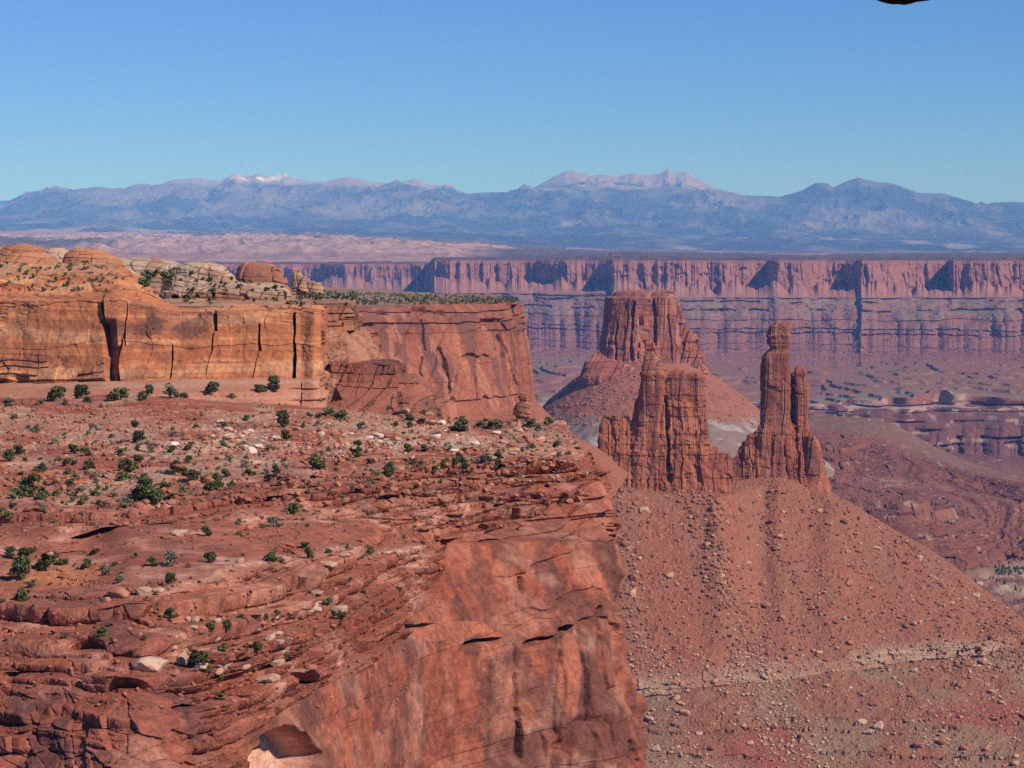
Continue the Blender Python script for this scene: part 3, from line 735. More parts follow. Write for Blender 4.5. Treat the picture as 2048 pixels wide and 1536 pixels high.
# ------------------------------------------------------------------ headland mesa behind the orange cliff
def wall_relief(P, N, mask, seed, joint=9, jz=80, jd=1.6, layer=4, ld=0.8, rough=1.0, rs=10, crackw=0.1, diag=0.0):
    H = N.copy(); H[..., 2] *= 0.3
    arc = P[..., 0] * 0.95 - P[..., 1] * 0.45
    wob = fbm(P, joint * 3, 3, seed + 1, sz=joint * 8)
    hc, hp, ed, gz_ = columns(arc + wob * joint * 0.4, P[..., 2] + arc * diag, joint, jz * 0.5, seed + 2)
    h = 0.55 * hc + 0.45 * hp
    g1, g2, hs = worley((arc + wob * joint * 0.3) / (joint * 0.3), P[..., 2] / (jz * 0.25) + arc * 0.11, seed + 5)
    idx, f = strata(P[..., 2] + fbm(P, 40, 3, seed + 3) * layer * 0.35, layer, seed + 4)
    bc, bl, bed, bg_ = bricks(arc + wob * layer * 0.3, P[..., 2] + fbm(P, 40, 3, seed + 3) * layer * 0.35, layer, layer * 2.4, seed + 9)
    lay = (bc - 0.5) + (bl - 0.5) * 0.8 - 0.5 * (bg_ < 0.1) * (bl > 0.35) - 0.5 * (bed < 0.04) * (bl > 0.3)
    d = mask * ((h - 0.5) * 2 * jd - 1.2 * jd * (1 - sstep(0, crackw * 0.6, ed)) * (hp > 0.4) + (hs - 0.5) * jd * 0.4) + lay * ld * 2 + fbm(P, rs, 5, seed + 6) * rough
    d = soften(d, 1)
    return P + H * d[..., None], dict(h=h, hs=hs, idx=idx, f=bg_, bl=bl, bc=bc)
def build_headland():
    top_back = [(470, 574, 2500), (640, 574, 2500), (800, 585, 2400), (950, 592, 2200), (1020, 597, 2000), (1032, 600, 1800), (1034, 601, 1750)]
    rim = [(470, 620, 1370), (640, 618, 1380), (800, 612, 1420), (950, 607, 1480), (1022, 605, 1530), (1038, 606, 1580), (1040, 607, 1700)]
    r1 = [(470, 640, 1362), (640, 640, 1368), (800, 636, 1408), (950, 634, 1465), (1026, 634, 1515), (1043, 634, 1575), (1046, 634, 1700)]
    r1b = [(470, 668, 1360), (640, 668, 1364), (800, 664, 1402), (950, 664, 1458), (1028, 664, 1508), (1046, 662, 1570), (1050, 660, 1700)]
    base = [(470, 830, 1350), (640, 840, 1350), (800, 848, 1378), (940, 832, 1430), (1030, 818, 1480), (1062, 800, 1550), (1070, 800, 1700)]
    t1 = [(470, 880, 1290), (640, 890, 1290), (820, 905, 1310), (960, 905, 1340), (1080, 890, 1390), (1130, 862, 1500), (1120, 850, 1720)]
    t2 = [(470, 1050, 1150), (640, 1060, 1150), (850, 1080, 1160), (1000, 1080, 1180), (1170, 1040, 1230), (1250, 960, 1420), (1230, 930, 1750)]
    P, T = patch([top_back, rim, r1, r1b, base, t1, t2], [90, 34, 36, 210, 110, 60], 900)
    TT = T[:, None] + 0 * P[..., 0]
    N = facing(P, normals(P)); N = blur_rows(N, 3)
    cliff = sstep(0.95, 1.1, TT) * (1 - sstep(3.95, 4.1, TT + 0.12 * fbm(P, 30, 3, 2)))
    up = sstep(0.95, 1.05, TT) * (1 - sstep(2.8, 3.1, TT))
    big = fbm(P, 60, 3, 91, sz=220)
    P = P + N * (big * 5 * sstep(0.9, 1.2, TT))[..., None]
    Q, I = wall_relief(P, N, cliff * (1 - 0.6 * up), 131, joint=9, jz=110, jd=2.1, layer=6, ld=0.0, rough=1.1, rs=6)
    hpx, hpy = pix(P)
    for x0, y0, x1, y1, w, dep in ((880, 695, 908, 800, 3.5, 4), (845, 640, 850, 700, 3, 3), (842, 715, 845, 755, 3, 3), (1020, 740, 1018, 820, 3, 4), (1000, 690, 1006, 720, 4, 2), (950, 720, 952, 800, 2, 1.5), (760, 690, 765, 790, 2.5, 1.5)):
        tt = np.clip((hpy - y0) / (y1 - y0), 0, 1); cx = x0 + (x1 - x0) * tt + fbm(P, 8, 3, int(x0)) * 3
        Q = Q - N * (dep * sstep(1, 0.4, np.abs(hpx - cx) / w) * sstep(y0 - 3, y0 + 3, hpy) * (1 - sstep(y1 - 3, y1 + 3, hpy)))[..., None]
    for x0, y0, wx, wy, dep in ((838, 618, 16, 8, 4), (880, 624, 12, 7, 3), (985, 640, 22, 5, 3), (760, 625, 14, 6, 3), (730, 650, 30, 4, 2)):
        u = (hpx - x0) / wx; v = (hpy - y0) / wy
        Q = Q - N * (dep * sstep(1, 0.6, np.abs(u + 0.3 * fbm(P, 6, 3, 5))) * np.where(v < 0, sstep(-0.7, -0.5, v), sstep(1, 0, v)))[..., None]
    H = N.copy(); H[..., 2] *= 0.2
    lay = (I['bc'] - 0.5) + (I['bl'] - 0.5) * 1.0 - 0.5 * (I['f'] < 0.12)
    Q = Q + H * (up * lay * 3.6)[..., None]
    plat = 1 - sstep(0.9, 1.0, TT)
    Q[..., 2] += plat * fbm(P, 60, 4, 9) * 2.0
    tal = sstep(3.95, 4.1, TT)
    Q[..., 2] += tal * (fbm(np.stack([P[..., 0], P[..., 1] * 0.3, P[..., 0] * 0], -1), 30, 4, 12) * 3 + fbm(P, 6, 3, 3) * 0.8)
    c = np.zeros(P.shape, np.float32) + np.array((0.325, 0.122, 0.076), np.float32)
    c = mixc(c, (0.39, 0.15, 0.09), sstep(-0.2, 0.5, fbm(P, 25, 4, 141, sz=70) + I['h'] - 0.5) * 0.8)
    v = fbm(P, 9, 5, 143, sz=60) + (I['h'] - 0.5) * 0.8
    c = mixc(c, (0.20, 0.092, 0.078), cliff * sstep(-0.05, 0.45, v + up * 0.25) * 0.8)
    c = mixc(c, (0.50, 0.22, 0.14), cliff * sstep(0.25, 0.5, fbm(P, 6, 4, 147, sz=40)) * 0.6)
    c = mixc(c, (0.27, 0.11, 0.08), up * hash1(I['idx'], 5) * 0.6)
    c = mixc(c, (0.35, 0.14, 0.09), tal)
    c = mixc(c, (0.31, 0.19, 0.13), plat)
    c = mixc(c, (0.42, 0.28, 0.2), plat * sstep(0.2, 0.5, fbm(P, 25, 4, 145)) * 0.6)
    o = mesh_obj("headland_terrain", Q, grid_faces(*Q.shape[:2]), M_spire, c)
    return tag(o, "sheer dark red headland with a scrub-covered flat top", None, None, "structure")
headland_obj = build_headland(); log("headland")

# ------------------------------------------------------------------ orange cliff on the left
def vee(x, c, w): return np.clip(1 - np.abs(x - c) / w, 0, 1)
def build_orange_cliff():
    cp = [-120, -50, 0, 60, 120, 180, 235, 262, 290, 315, 345, 365, 420, 500, 560, 600, 640, 652]
    top = [527, 527, 529, 526, 528, 526, 527, 546, 569, 590, 608, 615, 613, 611, 611, 611, 612, 614]
    dt = [660, 660, 660, 655, 650, 645, 640, 630, 622, 615, 610, 608, 605, 600, 600, 600, 598, 605]
    mid = [566, 566, 566, 566, 568, 570, 570, 580, 592, 604, 613, 618, 617, 615, 615, 615, 616, 618]
    dm = [606, 606, 605, 602, 600, 598, 595, 594, 592, 590, 588, 586, 585, 584, 584, 584, 582, 592]
    lip = [604, 604, 602, 600, 600, 600, 598, 604, 610, 616, 621, 624, 623, 621, 621, 621, 622, 624]
    dl = [582, 582, 581, 579, 577, 575, 574, 574, 573, 572, 572, 572, 571, 571, 571, 571, 570, 582]
    bas = [774, 772, 770, 768, 766, 764, 763, 762, 761, 760, 759, 758, 758, 757, 757, 757, 756, 752]
    db = [567, 567, 566, 565, 564, 563, 562, 562, 562, 562, 562, 562, 561, 561, 561, 561, 561, 575]
    b2 = [778, 776, 774, 771, 769, 767, 766, 765, 764, 763, 762, 761, 761, 760, 761, 762, 764, 762]
    d2 = [d - 5 for d in db]
    b3 = [806, 804, 802, 798, 795, 792, 790, 790, 788, 788, 786, 786, 785, 786, 800, 815, 822, 822]
    d3 = [540, 540, 540, 540, 540, 540, 541, 541, 542, 542, 543, 543, 544, 545, 546, 548, 549, 556]
    b4 = [y + 60 for y in b3]; d4 = [d - 4 for d in d3]
    z = lambda y, d: list(zip(cp, y, d))
    back = [(x, y + 14, d + 60) for x, y, d in zip(cp, top, dt)]
    P, T = patch([back, z(top, dt), z(mid, dm), z(lip, dl), z(bas, db), z(b2, d2), z(b3, d3), z(b4, d4)], [10, 80, 80, 230, 12, 60, 20], 1000)
    TT = T[:, None] + 0 * P[..., 0]
    px, py = pix(P)
    N = facing(P, normals(P)); N = blur_rows(N, 4)
    face = sstep(2.3 + 0.4 * fbm(P, 12, 3, 149), 3.0, TT) * (1 - sstep(3.97, 4.0, TT))
    slick = (1 - sstep(2.2, 3.1 + 0.5 * fbm(P, 10, 3, 150), TT))
    low = sstep(4.0, 4.05, TT)
    H = N.copy(); H[..., 2] *= 0.25
    Q = P.copy()
    d = fbm(P, 16, 4, 151) * 0.9 * (0.4 + 0.6 * face)
    # cross-bedded slickrock above the lip: thin dipping ledges
    zd = P[..., 2] + 0.16 * P[..., 0] + fbm(P, 18, 4, 153) * 2.4
    ix, f = strata(zd, 0.8, 5)
    d += slick * ((hash1(ix, 3) - 0.5) * 1.8 - 1.1 * (f < 0.3) * (hash1(ix, 8) > 0.35) * (fbm(P, 5, 3, 154) > -0.05))
    Q[..., 2] += slick * 0.8 * (sstep(0.55, 0.9, f) - f) * 0.9 * (hash1(ix, 12) > 0.3)
    q1, q2, qh = worley((P[..., 0] + fbm(P, 3, 2, 3)) / 3.2, (P[..., 2] + 0.1 * P[..., 0]) / 0.9 + P[..., 1] / 9, 71)
    d -= slick * 1.3 * (qh > 0.74) * sstep(0.42, 0.2, q1)
    # gentle beds on the face, stronger broken ledges toward the foot at the far left
    ih, fh = strata(P[..., 2] + fbm(P, 14, 4, 155) * 1.5, 1.7, 7)
    foot = face * sstep(700, 740, py) * sstep(250, 150, px)
    d += face * (hash1(ih, 4) - 0.5) * 0.35 + foot * ((hash1(ih, 6) - 0.5) * 1.8 - 0.8 * (fh < 0.25) * (fbm(P, 7, 2, 156) > -0.1))
    h, hpp, edd, _g = columns(P[..., 0] + fbm(P, 16, 4, 3, sz=30) * 5, P[..., 2] + fbm(P, 8, 3, 4) * 3, 9.0, 12, 33)
    d += face * ((h - 0.5) * 0.9 + (hpp - 0.5) * 0.3)
    g1, g2, hs = worley(P[..., 0] / 4 + fbm(P, 8, 2, 4) * 0.3, P[..., 2] / 7, 37)
    d += face * (fbm(P, 3.5, 4, 158) * 0.34 + soften((hs - 0.5) * 0.45 * (0.4 + sstep(0.0, 0.3, fbm(P, 14, 3, 159))), 1))
    # named clefts of the face: (px top, py top, px bottom, py bottom, half width, depth)
    cr = fbm(P, 5, 3, 160) * 2.0
    for x0, y0, x1, y1, w, dep in ((590, 622, 588, 760, 5.5, 7), (521, 650, 519, 700, 4.0, 3), (517, 700, 505, 757, 2.2, 2.0), (428, 622, 432, 660, 6, 3.0), (431, 650, 410, 748, 2.2, 1.5),
                               (345, 690, 341, 757, 2.2, 2.4), (253, 606, 249, 690, 2.2, 2.0), (251, 660, 238, 705, 3.0, 3.0), (238, 695, 236, 762, 5.0, 9), (205, 608, 208, 640, 6.0, 7),
                               (645, 622, 648, 700, 3, 3)):
        tt = np.clip((py - y0) / (y1 - y0), 0, 1); cx = x0 + (x1 - x0) * tt + cr * 1.6; w = w * (0.7 + 0.5 * fbm(P, 3.5, 2, int(x0)) + 0.25 * tt)
        on = sstep(y0 - 4, y0 + 4, py) * (1 - sstep(y1 - 2, y1 + 3, py))
        d -= on * dep * sstep(1.0, 0.45, np.abs(px - cx) / (w * 0.8)) * face
    # the leaning wedge: left edge recessed panel between 200 and 240
    tt = np.clip((py - 606) / (762 - 606), 0, 1)
    xl = 199 + 14 * tt; xr = 236 + 0 * tt
    inside = sstep(0, 3, px - xl) * sstep(0, 3, xr - px) * sstep(636, 652, py) * face
    d -= inside * (2.2 + 3.0 * (1 - np.clip((px - xl) / 36, 0, 1)))
    bul = face * sstep(0, 6, px - 206) * sstep(0, 6, 254 - px) * (1 - sstep(640, 700, py + (px - 206) * 0.2)) 
    d += bul * 1.6
    # alcove at the foot, far left
    d -= 3.0 * face * np.clip(1 - ((px - 40) / 22.0) ** 2 - ((py - 757) / 9.0) ** 2, 0, 1)
    d -= 1.3 * face * sstep(0.6, 1, vee(py, 763 - 0.01 * px, 8)) * (fbm(P, 12, 3, 165) > -0.2)
    # block course below: pink ledge that turns to jointed masonry at the right
    br = sstep(560, 600, px) * low
    ib, fb = strata(P[..., 2], 2.6, 17, 0.3)
    u = P[..., 0] / 4.2 + hash1(ib, 3) * 7; iu = np.floor(u); fu = u - iu
    d += br * ((hash1(iu + ib * 37, 5) - 0.5) * 1.4 - 1.0 * (np.minimum(fu, 1 - fu) < 0.05) - 0.8 * (fb < 0.12))
    d += low * (1 - br) * (fbm(P, 9, 4, 170) * 0.7 + (hash1(ih, 12) - 0.5) * 0.5)
    d += fbm(P, 2.5, 3, 172) * 0.18
    Q = Q + H * d[..., None]
    Q[..., 2] += slick * fbm(P, 9, 3, 175) * 0.5
    # colours
    OR, PA, RD = (0.54, 0.212, 0.096), (0.63, 0.325, 0.175), (0.40, 0.145, 0.072)
    c = np.zeros(P.shape, np.float32) + np.array(OR, np.float32)
    bandn = n3(P[..., 2] * 0.6 + fbm(P, 25, 3, 181) * 0.9, P[..., 0] * 0.03, P[..., 0] * 0 + 3.3) + 0.7 * n3(P[..., 2] * 2.1 + fbm(P, 12, 3, 182) * 0.8, P[..., 0] * 0.06, P[..., 0] * 0 + 9.1) + 0.35 * fbm(P, 5, 3, 184)
    c = mixc(c, PA, face * sstep(0.0, 0.6, bandn) * 0.9)
    c = mixc(c, RD, face * sstep(0.05, 0.6, -bandn) * 0.75)
    c = mixc(c, (0.66, 0.36, 0.20), slick * sstep(-0.3, 0.5, fbm(P, 14, 4, 183)) * 0.8)
    c = mixc(c, (0.46, 0.19, 0.10), slick * (hash1(ix, 9) > 0.62) * 0.6)
    c = mixc(c, (0.62, 0.42, 0.27), (1 - sstep(1.3, 1.7, TT)) * sstep(250, 210, np.abs(px - 60) + 60) * 0.4)
    rv = face * (0.12 + 0.88 * np.exp(-((px - 310) / 80.0) ** 2)) * sstep(0.26, 0.38, fbm(P, 9, 5, 185) + 0.25 * sstep(240, 260, px) - 0.12)
    c = mixc(c, (0.33, 0.135, 0.085), rv * 0.7)
    gv = face * (0.3 + 0.7 * np.exp(-((px - 330) / 110.0) ** 2)) * sstep(0.25, 0.33, fbm(np.stack([P[..., 0] * 0.6, P[..., 1], P[..., 2]], -1), 7, 5, 187) + 0.12 * np.exp(-((px - 330) / 70.0) ** 2) - 0.10)
    c = mixc(c, (0.17, 0.085, 0.07), gv * 0.8)
    rightp = face * sstep(592, 600, px)
    c = mixc(c, (0.36, 0.145, 0.085), rightp * sstep(-0.35, 0.2, fbm(P, 10, 3, 189)) * 0.75)
    stk = face * sstep(0.1, 0.4, fbm(P, 1.6, 4, 195, sz=18) + 0.35 * fbm(P, 14, 3, 196)) * np.maximum(sstep(690, 730, py) * sstep(230, 150, px), 0.65 * sstep(0.05, 0.35, fbm(P, 18, 3, 197)))
    c = mixc(c, (0.25, 0.105, 0.07), stk * 0.7)
    c = mixc(c, (0.27, 0.11, 0.075), foot * sstep(-0.1, 0.4, fbm(P, 8, 3, 191)) * 0.7)
    c = mixc(c, (0.49, 0.225, 0.145), low)
    c = mixc(c, (0.54, 0.33, 0.25), low * sstep(0, 0.5, n3(P[..., 2] * 0.9, P[..., 0] * 0.02, P[..., 0] * 0)) * 0.6)
    c = mixc(c, (0.40, 0.15, 0.10), low * sstep(0.0, 0.5, fbm(P, 12, 4, 193)) * 0.6)
    o = mesh_obj("orange_cliff_terrain", Q, grid_faces(*Q.shape[:2]), M_mid, c)
    return tag(o, "banded orange cliff with dark varnish patches and black clefts", None, None, "structure")
orange_obj = build_orange_cliff(); log("orange cliff")

# broken steps at the cliff's right end
def blocks(name, rows, nsub, ncols, seed, base, dark, label, jd=0.8, joint=3.5, layer=2.6, ld=0.7, varn=0.5, rub=False):
    P, T = patch(rows, nsub, ncols, smooth=False)
    N = blur_rows(facing(P, normals(P)), 3)
    if rub:
        Q = P.copy(); f1, f2, h = worley(P[..., 0] / 1.1, P[..., 2] / 0.8 + P[..., 1] / 1.4, seed)
        Q += N * (np.clip(0.5 - f1, 0, 1) * 0.9 * h * (h > 0.4) + fbm(P, 6, 5, seed) * 1.2)[..., None]; hh = h
    else:
        Q, I = wall_relief(P, N, np.ones(P.shape[:2]), seed, joint=joint, jz=6, jd=jd, layer=layer, ld=ld, rough=0.5, rs=4); hh = I['bl']
    c = np.zeros(P.shape, np.float32) + np.array(base, np.float32)
    c = mixc(c, dark, sstep(-0.2, 0.35, fbm(P, 7, 4, seed + 3) + (hh - 0.5) * 0.8 + varn - 0.5) * 0.85)
    o = mesh_obj(name, Q, grid_faces(*Q.shape[:2]), M_mid, c)
    return tag(o, label, None, None, "structure")
step_objs = [
 blocks("rubble_terrain", [[(636, 650, 620), (690, 648, 640), (720, 655, 650), (740, 668, 690)], [(640, 668, 598), (690, 662, 606), (722, 680, 618), (752, 700, 660)], [(645, 760, 570), (700, 745, 572), (745, 738, 585), (775, 735, 640)], [(645, 800, 565), (700, 800, 565), (760, 790, 575), (790, 780, 640)]], [20, 150, 30], 260, 203, (0.43, 0.22, 0.14), (0.36, 0.15, 0.09), "pale rubble apron beside the orange cliff", rub=True),
 blocks("upper_step_terrain", [[(630, 606, 650), (690, 606, 650), (712, 609, 660), (714, 611, 700)], [(630, 615, 606), (690, 614, 608), (708, 616, 612), (716, 617, 660)], [(630, 668, 602), (690, 662, 604), (710, 660, 608), (720, 660, 660)]], [20, 120], 240, 211, (0.38, 0.16, 0.09), (0.20, 0.085, 0.06), "dark block topping the rubble beside the orange cliff", jd=0.7, varn=0.6),
 blocks("dark_step_terrain", [[(660, 722, 600), (730, 722, 605), (790, 722, 610), (798, 724, 640)], [(660, 728, 573), (730, 726, 571), (792, 728, 572), (800, 728, 620)], [(668, 765, 570), (730, 765, 568), (797, 775, 568), (806, 775, 620)], [(700, 830, 552), (740, 828, 556), (797, 824, 558), (812, 822, 620)]], [16, 90, 110], 330, 217, (0.33, 0.125, 0.085), (0.17, 0.075, 0.06), "dark varnished stone blocks stepping down from the orange cliff", jd=1.0, varn=0.65),
 blocks("red_step_terrain", [[(780, 748, 640), (830, 748, 640), (862, 772, 650), (872, 790, 690)], [(780, 757, 592), (828, 757, 592), (862, 785, 590), (880, 800, 640)], [(786, 850, 576), (830, 850, 574), (876, 845, 574), (890, 840, 640)]], [16, 170], 240, 223, (0.37, 0.15, 0.10), (0.23, 0.105, 0.085), "low red ledge wall at the end of the dark steps", jd=0.5, layer=2.0, varn=0.5),
]
log("steps")

# ------------------------------------------------------------------ near bench, its ledges and the sheer wall
def build_bench():
    cp0 = [-120, -50, 150, 300, 500, 700, 850, 950, 1050, 1100, 1122, 1124, 1126]
    Y = [
     [793, 793, 795, 793, 806, 822, 832, 838, 840, 842, 842, 850],
     [860, 860, 860, 858, 860, 865, 870, 872, 875, 880, 885, 890],
     [1018, 1016, 1006, 990, 966, 950, 936, 924, 918, 924, 940, 945],
     [1078, 1076, 1070, 1060, 1055, 1050, 1048, 1048, 1048, 1048, 1048, 1052],
     [1172, 1172, 1190, 1195, 1140, 1110, 1095, 1085, 1082, 1084, 1088, 1092],
     [1300, 1300, 1300, 1310, 1280, 1230, 1190, 1190, 1195, 1200, 1205, 1208],
     [1430, 1430, 1430, 1420, 1390, 1335, 1300, 1300, 1300, 1300, 1302, 1305],
     [1600, 1600, 1600, 1600, 1600, 1600, 1600, 1600, 1600, 1600, 1600, 1600],
     [1900, 1900, 1900, 1900, 1900, 1900, 1900, 1900, 1900, 1900, 1900, 1900]]
    D = [
     [545, 545, 540, 532, 525, 505, 492, 484, 480, 478, 480, 530],
     [420, 420, 418, 415, 410, 405, 402, 402, 402, 403, 405, 450],
     [289, 289, 291, 296, 308, 318, 326, 332, 339, 343, 349, 395],
     [275, 275, 277, 281, 291, 302, 311, 317, 323, 328, 335, 380],
     [247, 247, 243, 243, 262, 281, 298, 307, 315, 321, 328, 375],
     [228, 228, 227, 226, 240, 264, 290, 300, 309, 315, 322, 370],
     [220, 220, 217, 216, 231, 256, 284, 295, 304, 310, 317, 365],
     [211, 211, 209, 207, 218, 248, 278, 290, 299, 305, 312, 360],
     [203, 203, 200, 198, 206, 240, 271, 284, 293, 299, 306, 355]]
    RE = [1122, 1150, 1198, 1226, 1226, 1229, 1240, 1302, 1420]     # the wall's outer corner, row by row
    rows = []
    for y, d, re in zip(Y, D, RE):
        xs = list(cp0); xs[-3] = re; xs[-2] = re + 3; xs[-1] = re + 2; xs[-4] = min(1100 + (re - 1122) * 0.8, re - 22)
        xs[-5] = 1050 + (re - 1122) * 0.3
        d = d[:-1] + [d[-2] + 14, d[-1] + 10]; y = y[:-1] + [y[-2] + 1, y[-1]]
        rows.append(list(zip(xs, y, d)))
    back = [(x, y + 10, d + 40) for x, y, d in rows[0]]
    rows = [back] + rows
    nsub = [8, 120, 240, 130, 170, 170, 150, 170, 40]
    P, T = patch(rows, nsub, 1250)
    ew = np.linspace(0, 1, P.shape[1])[None] ** 45 * sstep(1.6, 2.6, T)[:, None]
    ek, ef = strata(P[..., 2] + fbm(P, 10, 2, 298) * 1.5, 3.4, 61)
    ek2, ef2 = strata(P[..., 2], 1.1, 63)
    P[..., 0] += ew * (fbm(P, 3.2, 4, 297) * 1.0 + fbm(P, 9, 4, 299) * 1.6)
    TT = T[:, None] + 0 * P[..., 0]
    px, py = pix(P)
    N = blur_rows(facing(P, normals(P)), 6)
    H = N.copy(); H[..., 2] = 0.0; H /= np.linalg.norm(H, axis=-1, keepdims=True) + 1e-9
    X, Yd, Z = P[..., 0].copy(), P[..., 1].copy(), P[..., 2].copy()
    # region weights
    edge_x = interp([(780, 1300), (835, 1300), (930, 1230), (1000, 1150), (1080, 905), (1090, 890), (1180, 842), (1260, 800), (1330, 720), (1390, 612), (1440, 530), (1536, 490), (1700, 440)], py)
    wob = fbm(P, 14, 5, 301) * 42
    wall = sstep(-14, 14, px - edge_x + wob)                    # smooth sheer wall
    bench = 1 - sstep(2.75, 3.1, TT + fbm(P, 25, 3, 303) * 0.12)  # the flat, shrubby ground
    gully = np.exp(-((px - 300) / 110.0) ** 2) * sstep(1330, 1420, py) + np.exp(-((px - 230) / 60.0) ** 2) * sstep(1130, 1200, py) * (1 - sstep(1290, 1340, py)) * 0.8
    gully = np.clip(gully + sstep(1340, 1420, py) * (1 - sstep(330, 420, px)), 0, 1) * (1 - wall)
    ledge = np.clip(1 - bench - wall, 0, 1)
    topband = sstep(2.9, 3.05, TT) * (1 - sstep(4.7, 5.0, TT)) * sstep(600, 760, px)   # blocky caprock above the wall
    # ---- shape
    Q = P.copy()
    Q[..., 2] += bench * fbm(P, 40, 4, 305) * 0.9 + ledge * fbm(P, 22, 3, 306) * 0.9
    zz = Q[..., 2] + fbm(np.stack([X, Yd, Z * 0], -1), 45, 3, 307) * 1.1 + bench * fbm(np.stack([X, Yd, Z * 0], -1), 12, 4, 308) * 1.0
    massive = sstep(1190, 1240, py) * sstep(430, 330, px)
    # terraces of several thicknesses; block joints break their edges
    shift = np.zeros_like(X); lift = np.zeros_like(X); under = np.zeros_like(X)
    idx_l = None
    for Tk, sd, wb, wl in ((2.4, 3, 0.22, 0.75), (1.05, 5, 0.75, 0.95), (0.45, 7, 1.0, 0.9)):
        b1, b2, bh = worley((X * 0.9 - Yd * 0.2) / (Tk * 2.6) + 0.3 * fbm(P, Tk * 3, 2, sd), Yd / (Tk * 5.0) + X / (Tk * 9), sd)
        idx, f = strata(zz + (bh - 0.5) * Tk * 0.28, Tk, sd)
        live = sstep(-0.25, 0.15, fbm(np.stack([X + idx * 31.7, Yd * 0.7, idx * 13.1], -1), 24, 2, sd + 20) + hash1(idx, sd) - 0.42)
        W = (bench * wb + ledge * wl * (1 - massive * (0.0 if Tk > 2 else 0.55))) * live * (1 - 0.6 * gully)
        lift += W * Tk * (sstep(0.70, 0.93, f) - f)
        shift += W * Tk * (sstep(0.62, 0.90, f) * (0.35 + 0.75 * bh) - 0.3)
        under += W * Tk * 0.55 * np.exp(-((f - 0.6) / 0.10) ** 2) * (bh > 0.35) * ledge
        shift -= W * ledge * Tk * 0.5 * (1 - sstep(0, 0.07, b2 - b1)) * sstep(0.6, 0.8, f)
        if idx_l is None: idx_l, f_l, b_l = idx, f, bh
        else: idx_s, f_s, b_s = idx, f, bh
    Q[..., 2] += lift
    Q = Q + H * (shift - under)[..., None]
    # caprock blocks: beds and upright joints
    Qw, I = wall_relief(P, N, np.ones_like(X) * 0.6, 311, joint=7, jz=9, jd=0.45, layer=1.7, ld=0.6, rough=0.3, rs=4)
    Q = Q + (Qw - P) * (np.clip(topband, 0, 1) * 1.5)[..., None]
    # sheer wall: slabs split along upright joints, broad bulges, exfoliation edges
    w2 = wall * (1 - topband * 0.8)
    arc = X * 0.8 - Yd * 0.6
    h, hpn, edw, gzw = columns(arc + fbm(P, 20, 3, 313, sz=60) * 3.5, Z + arc * 0.2, 8.0, 16, 44)
    g1, g2, gh = worley((arc + fbm(P, 6, 2, 314) * 1.0) / 3.2, Z / 12 + arc / 14, 47)
    rightw = sstep(930, 1120, px)
    h3, hp3, ed3, gz3 = columns(arc + fbm(P, 9, 3, 312, sz=40) * 1.2, Z + arc * 0.25, 2.6, 9, 46)
    slabw = sstep(1010, 1060, px) * sstep(1215, 1260, py + fbm(P, 5, 3, 318) * 14)
    d = w2 * slabw * ((h3 - 0.5) * 0.9 - 0.7 * (1 - sstep(0, 0.10, ed3))) + w2 * ((h - 0.5) * 1.2 + (hpn - 0.5) * 0.25 + ((h3 - 0.5) * 1.0 + (hp3 - 0.5) * 0.25 - 0.5 * (1 - sstep(0, 0.08, ed3)) * (hp3 > 0.5)) * rightw + fbm(P, 14, 4, 315) * 0.4 + fbm(P, 3.5, 4, 316) * 0.16 + (gh - 0.5) * 0.34 * sstep(0.0, 0.10, g2 - g1))
    bq, bf = strata(Z + fbm(P, 18, 3, 319) * 0.8, 1.5, 81)
    d += w2 * ((hash1(bq, 3) - 0.5) * 0.16)
    # rubbly dark gully, lower left
    k1, k2, kh = worley((X + fbm(P, 5, 2, 316)) / 1.9, (Z + 0.35 * X) / 1.5, 51)
    d += gully * ((kh - 0.5) * 0.9 - 0.25 * (1 - sstep(0, 0.12, k2 - k1)) + fbm(P, 10, 4, 317) * 1.3)
    # named hollows: (px, py, half width, half height, depth), flat roofed so they fall into shade
    for cx, cy, wx, wy, dep in ((985, 1081, 26, 8, 2.2), (1127, 1256, 20, 13, 3.0), (960, 1281, 44, 9, 2.2), (835, 1252, 34, 9, 1.0),
                                (830, 1130, 11, 34, 2.2), (1040, 1170, 5, 30, 1.3), (1042, 1470, 6, 45, 1.6), (1190, 1225, 8, 26, 1.5),
                                (215, 1065, 75, 12, 3.6), (120, 1095, 60, 7, 1.6), (330, 1055, 40, 7, 2.0), (540, 1004, 60, 7, 1.8), (500, 965, 70, 5, 1.4), (40, 1352, 50, 10, 2.5), (590, 1352, 60, 8, 2.0),
                                (375, 1412, 34, 10, 2.0), (735, 1235, 16, 7, 1.5), (690, 1262, 14, 6, 1.5), (760, 1212, 14, 6, 1.2), (630, 1245, 16, 6, 1.4), (255, 1225, 50, 8, 1.6), (905, 1058, 30, 6, 1.2),
                                (1020, 1005, 38, 6, 1.6), (1050, 960, 20, 5, 1.3), (1150, 960, 18, 6, 1.3), (800, 990, 46, 5, 1.4), (705, 1050, 14, 8, 1.3), (890, 1020, 60, 5, 1.1), (120, 845, 24, 8, 2.0), (172, 835, 5, 14, 1.6), (262, 838, 8, 12, 1.5), (330, 842, 60, 6, 1.2)):
        u = (px - cx + fbm(P, 4, 2, 320) * wx * 0.25) / wx; v = (py - cy - u * u * wy * 0.5 - (px - cx) * -0.12) / wy
        prof = np.where(v < 0, sstep(-0.62, -0.5, v), sstep(1.0, 0.0, v)) * sstep(1.0, 0.6, np.abs(u))
        d -= dep * prof
    d += w2 * 0.4 * sstep(1121, 1122.5, px + fbm(P, 5, 4, 326) * 9 - (py - 1240) * 0.02) * sstep(1238, 1244, py + fbm(P, 3, 3, 328) * 8)
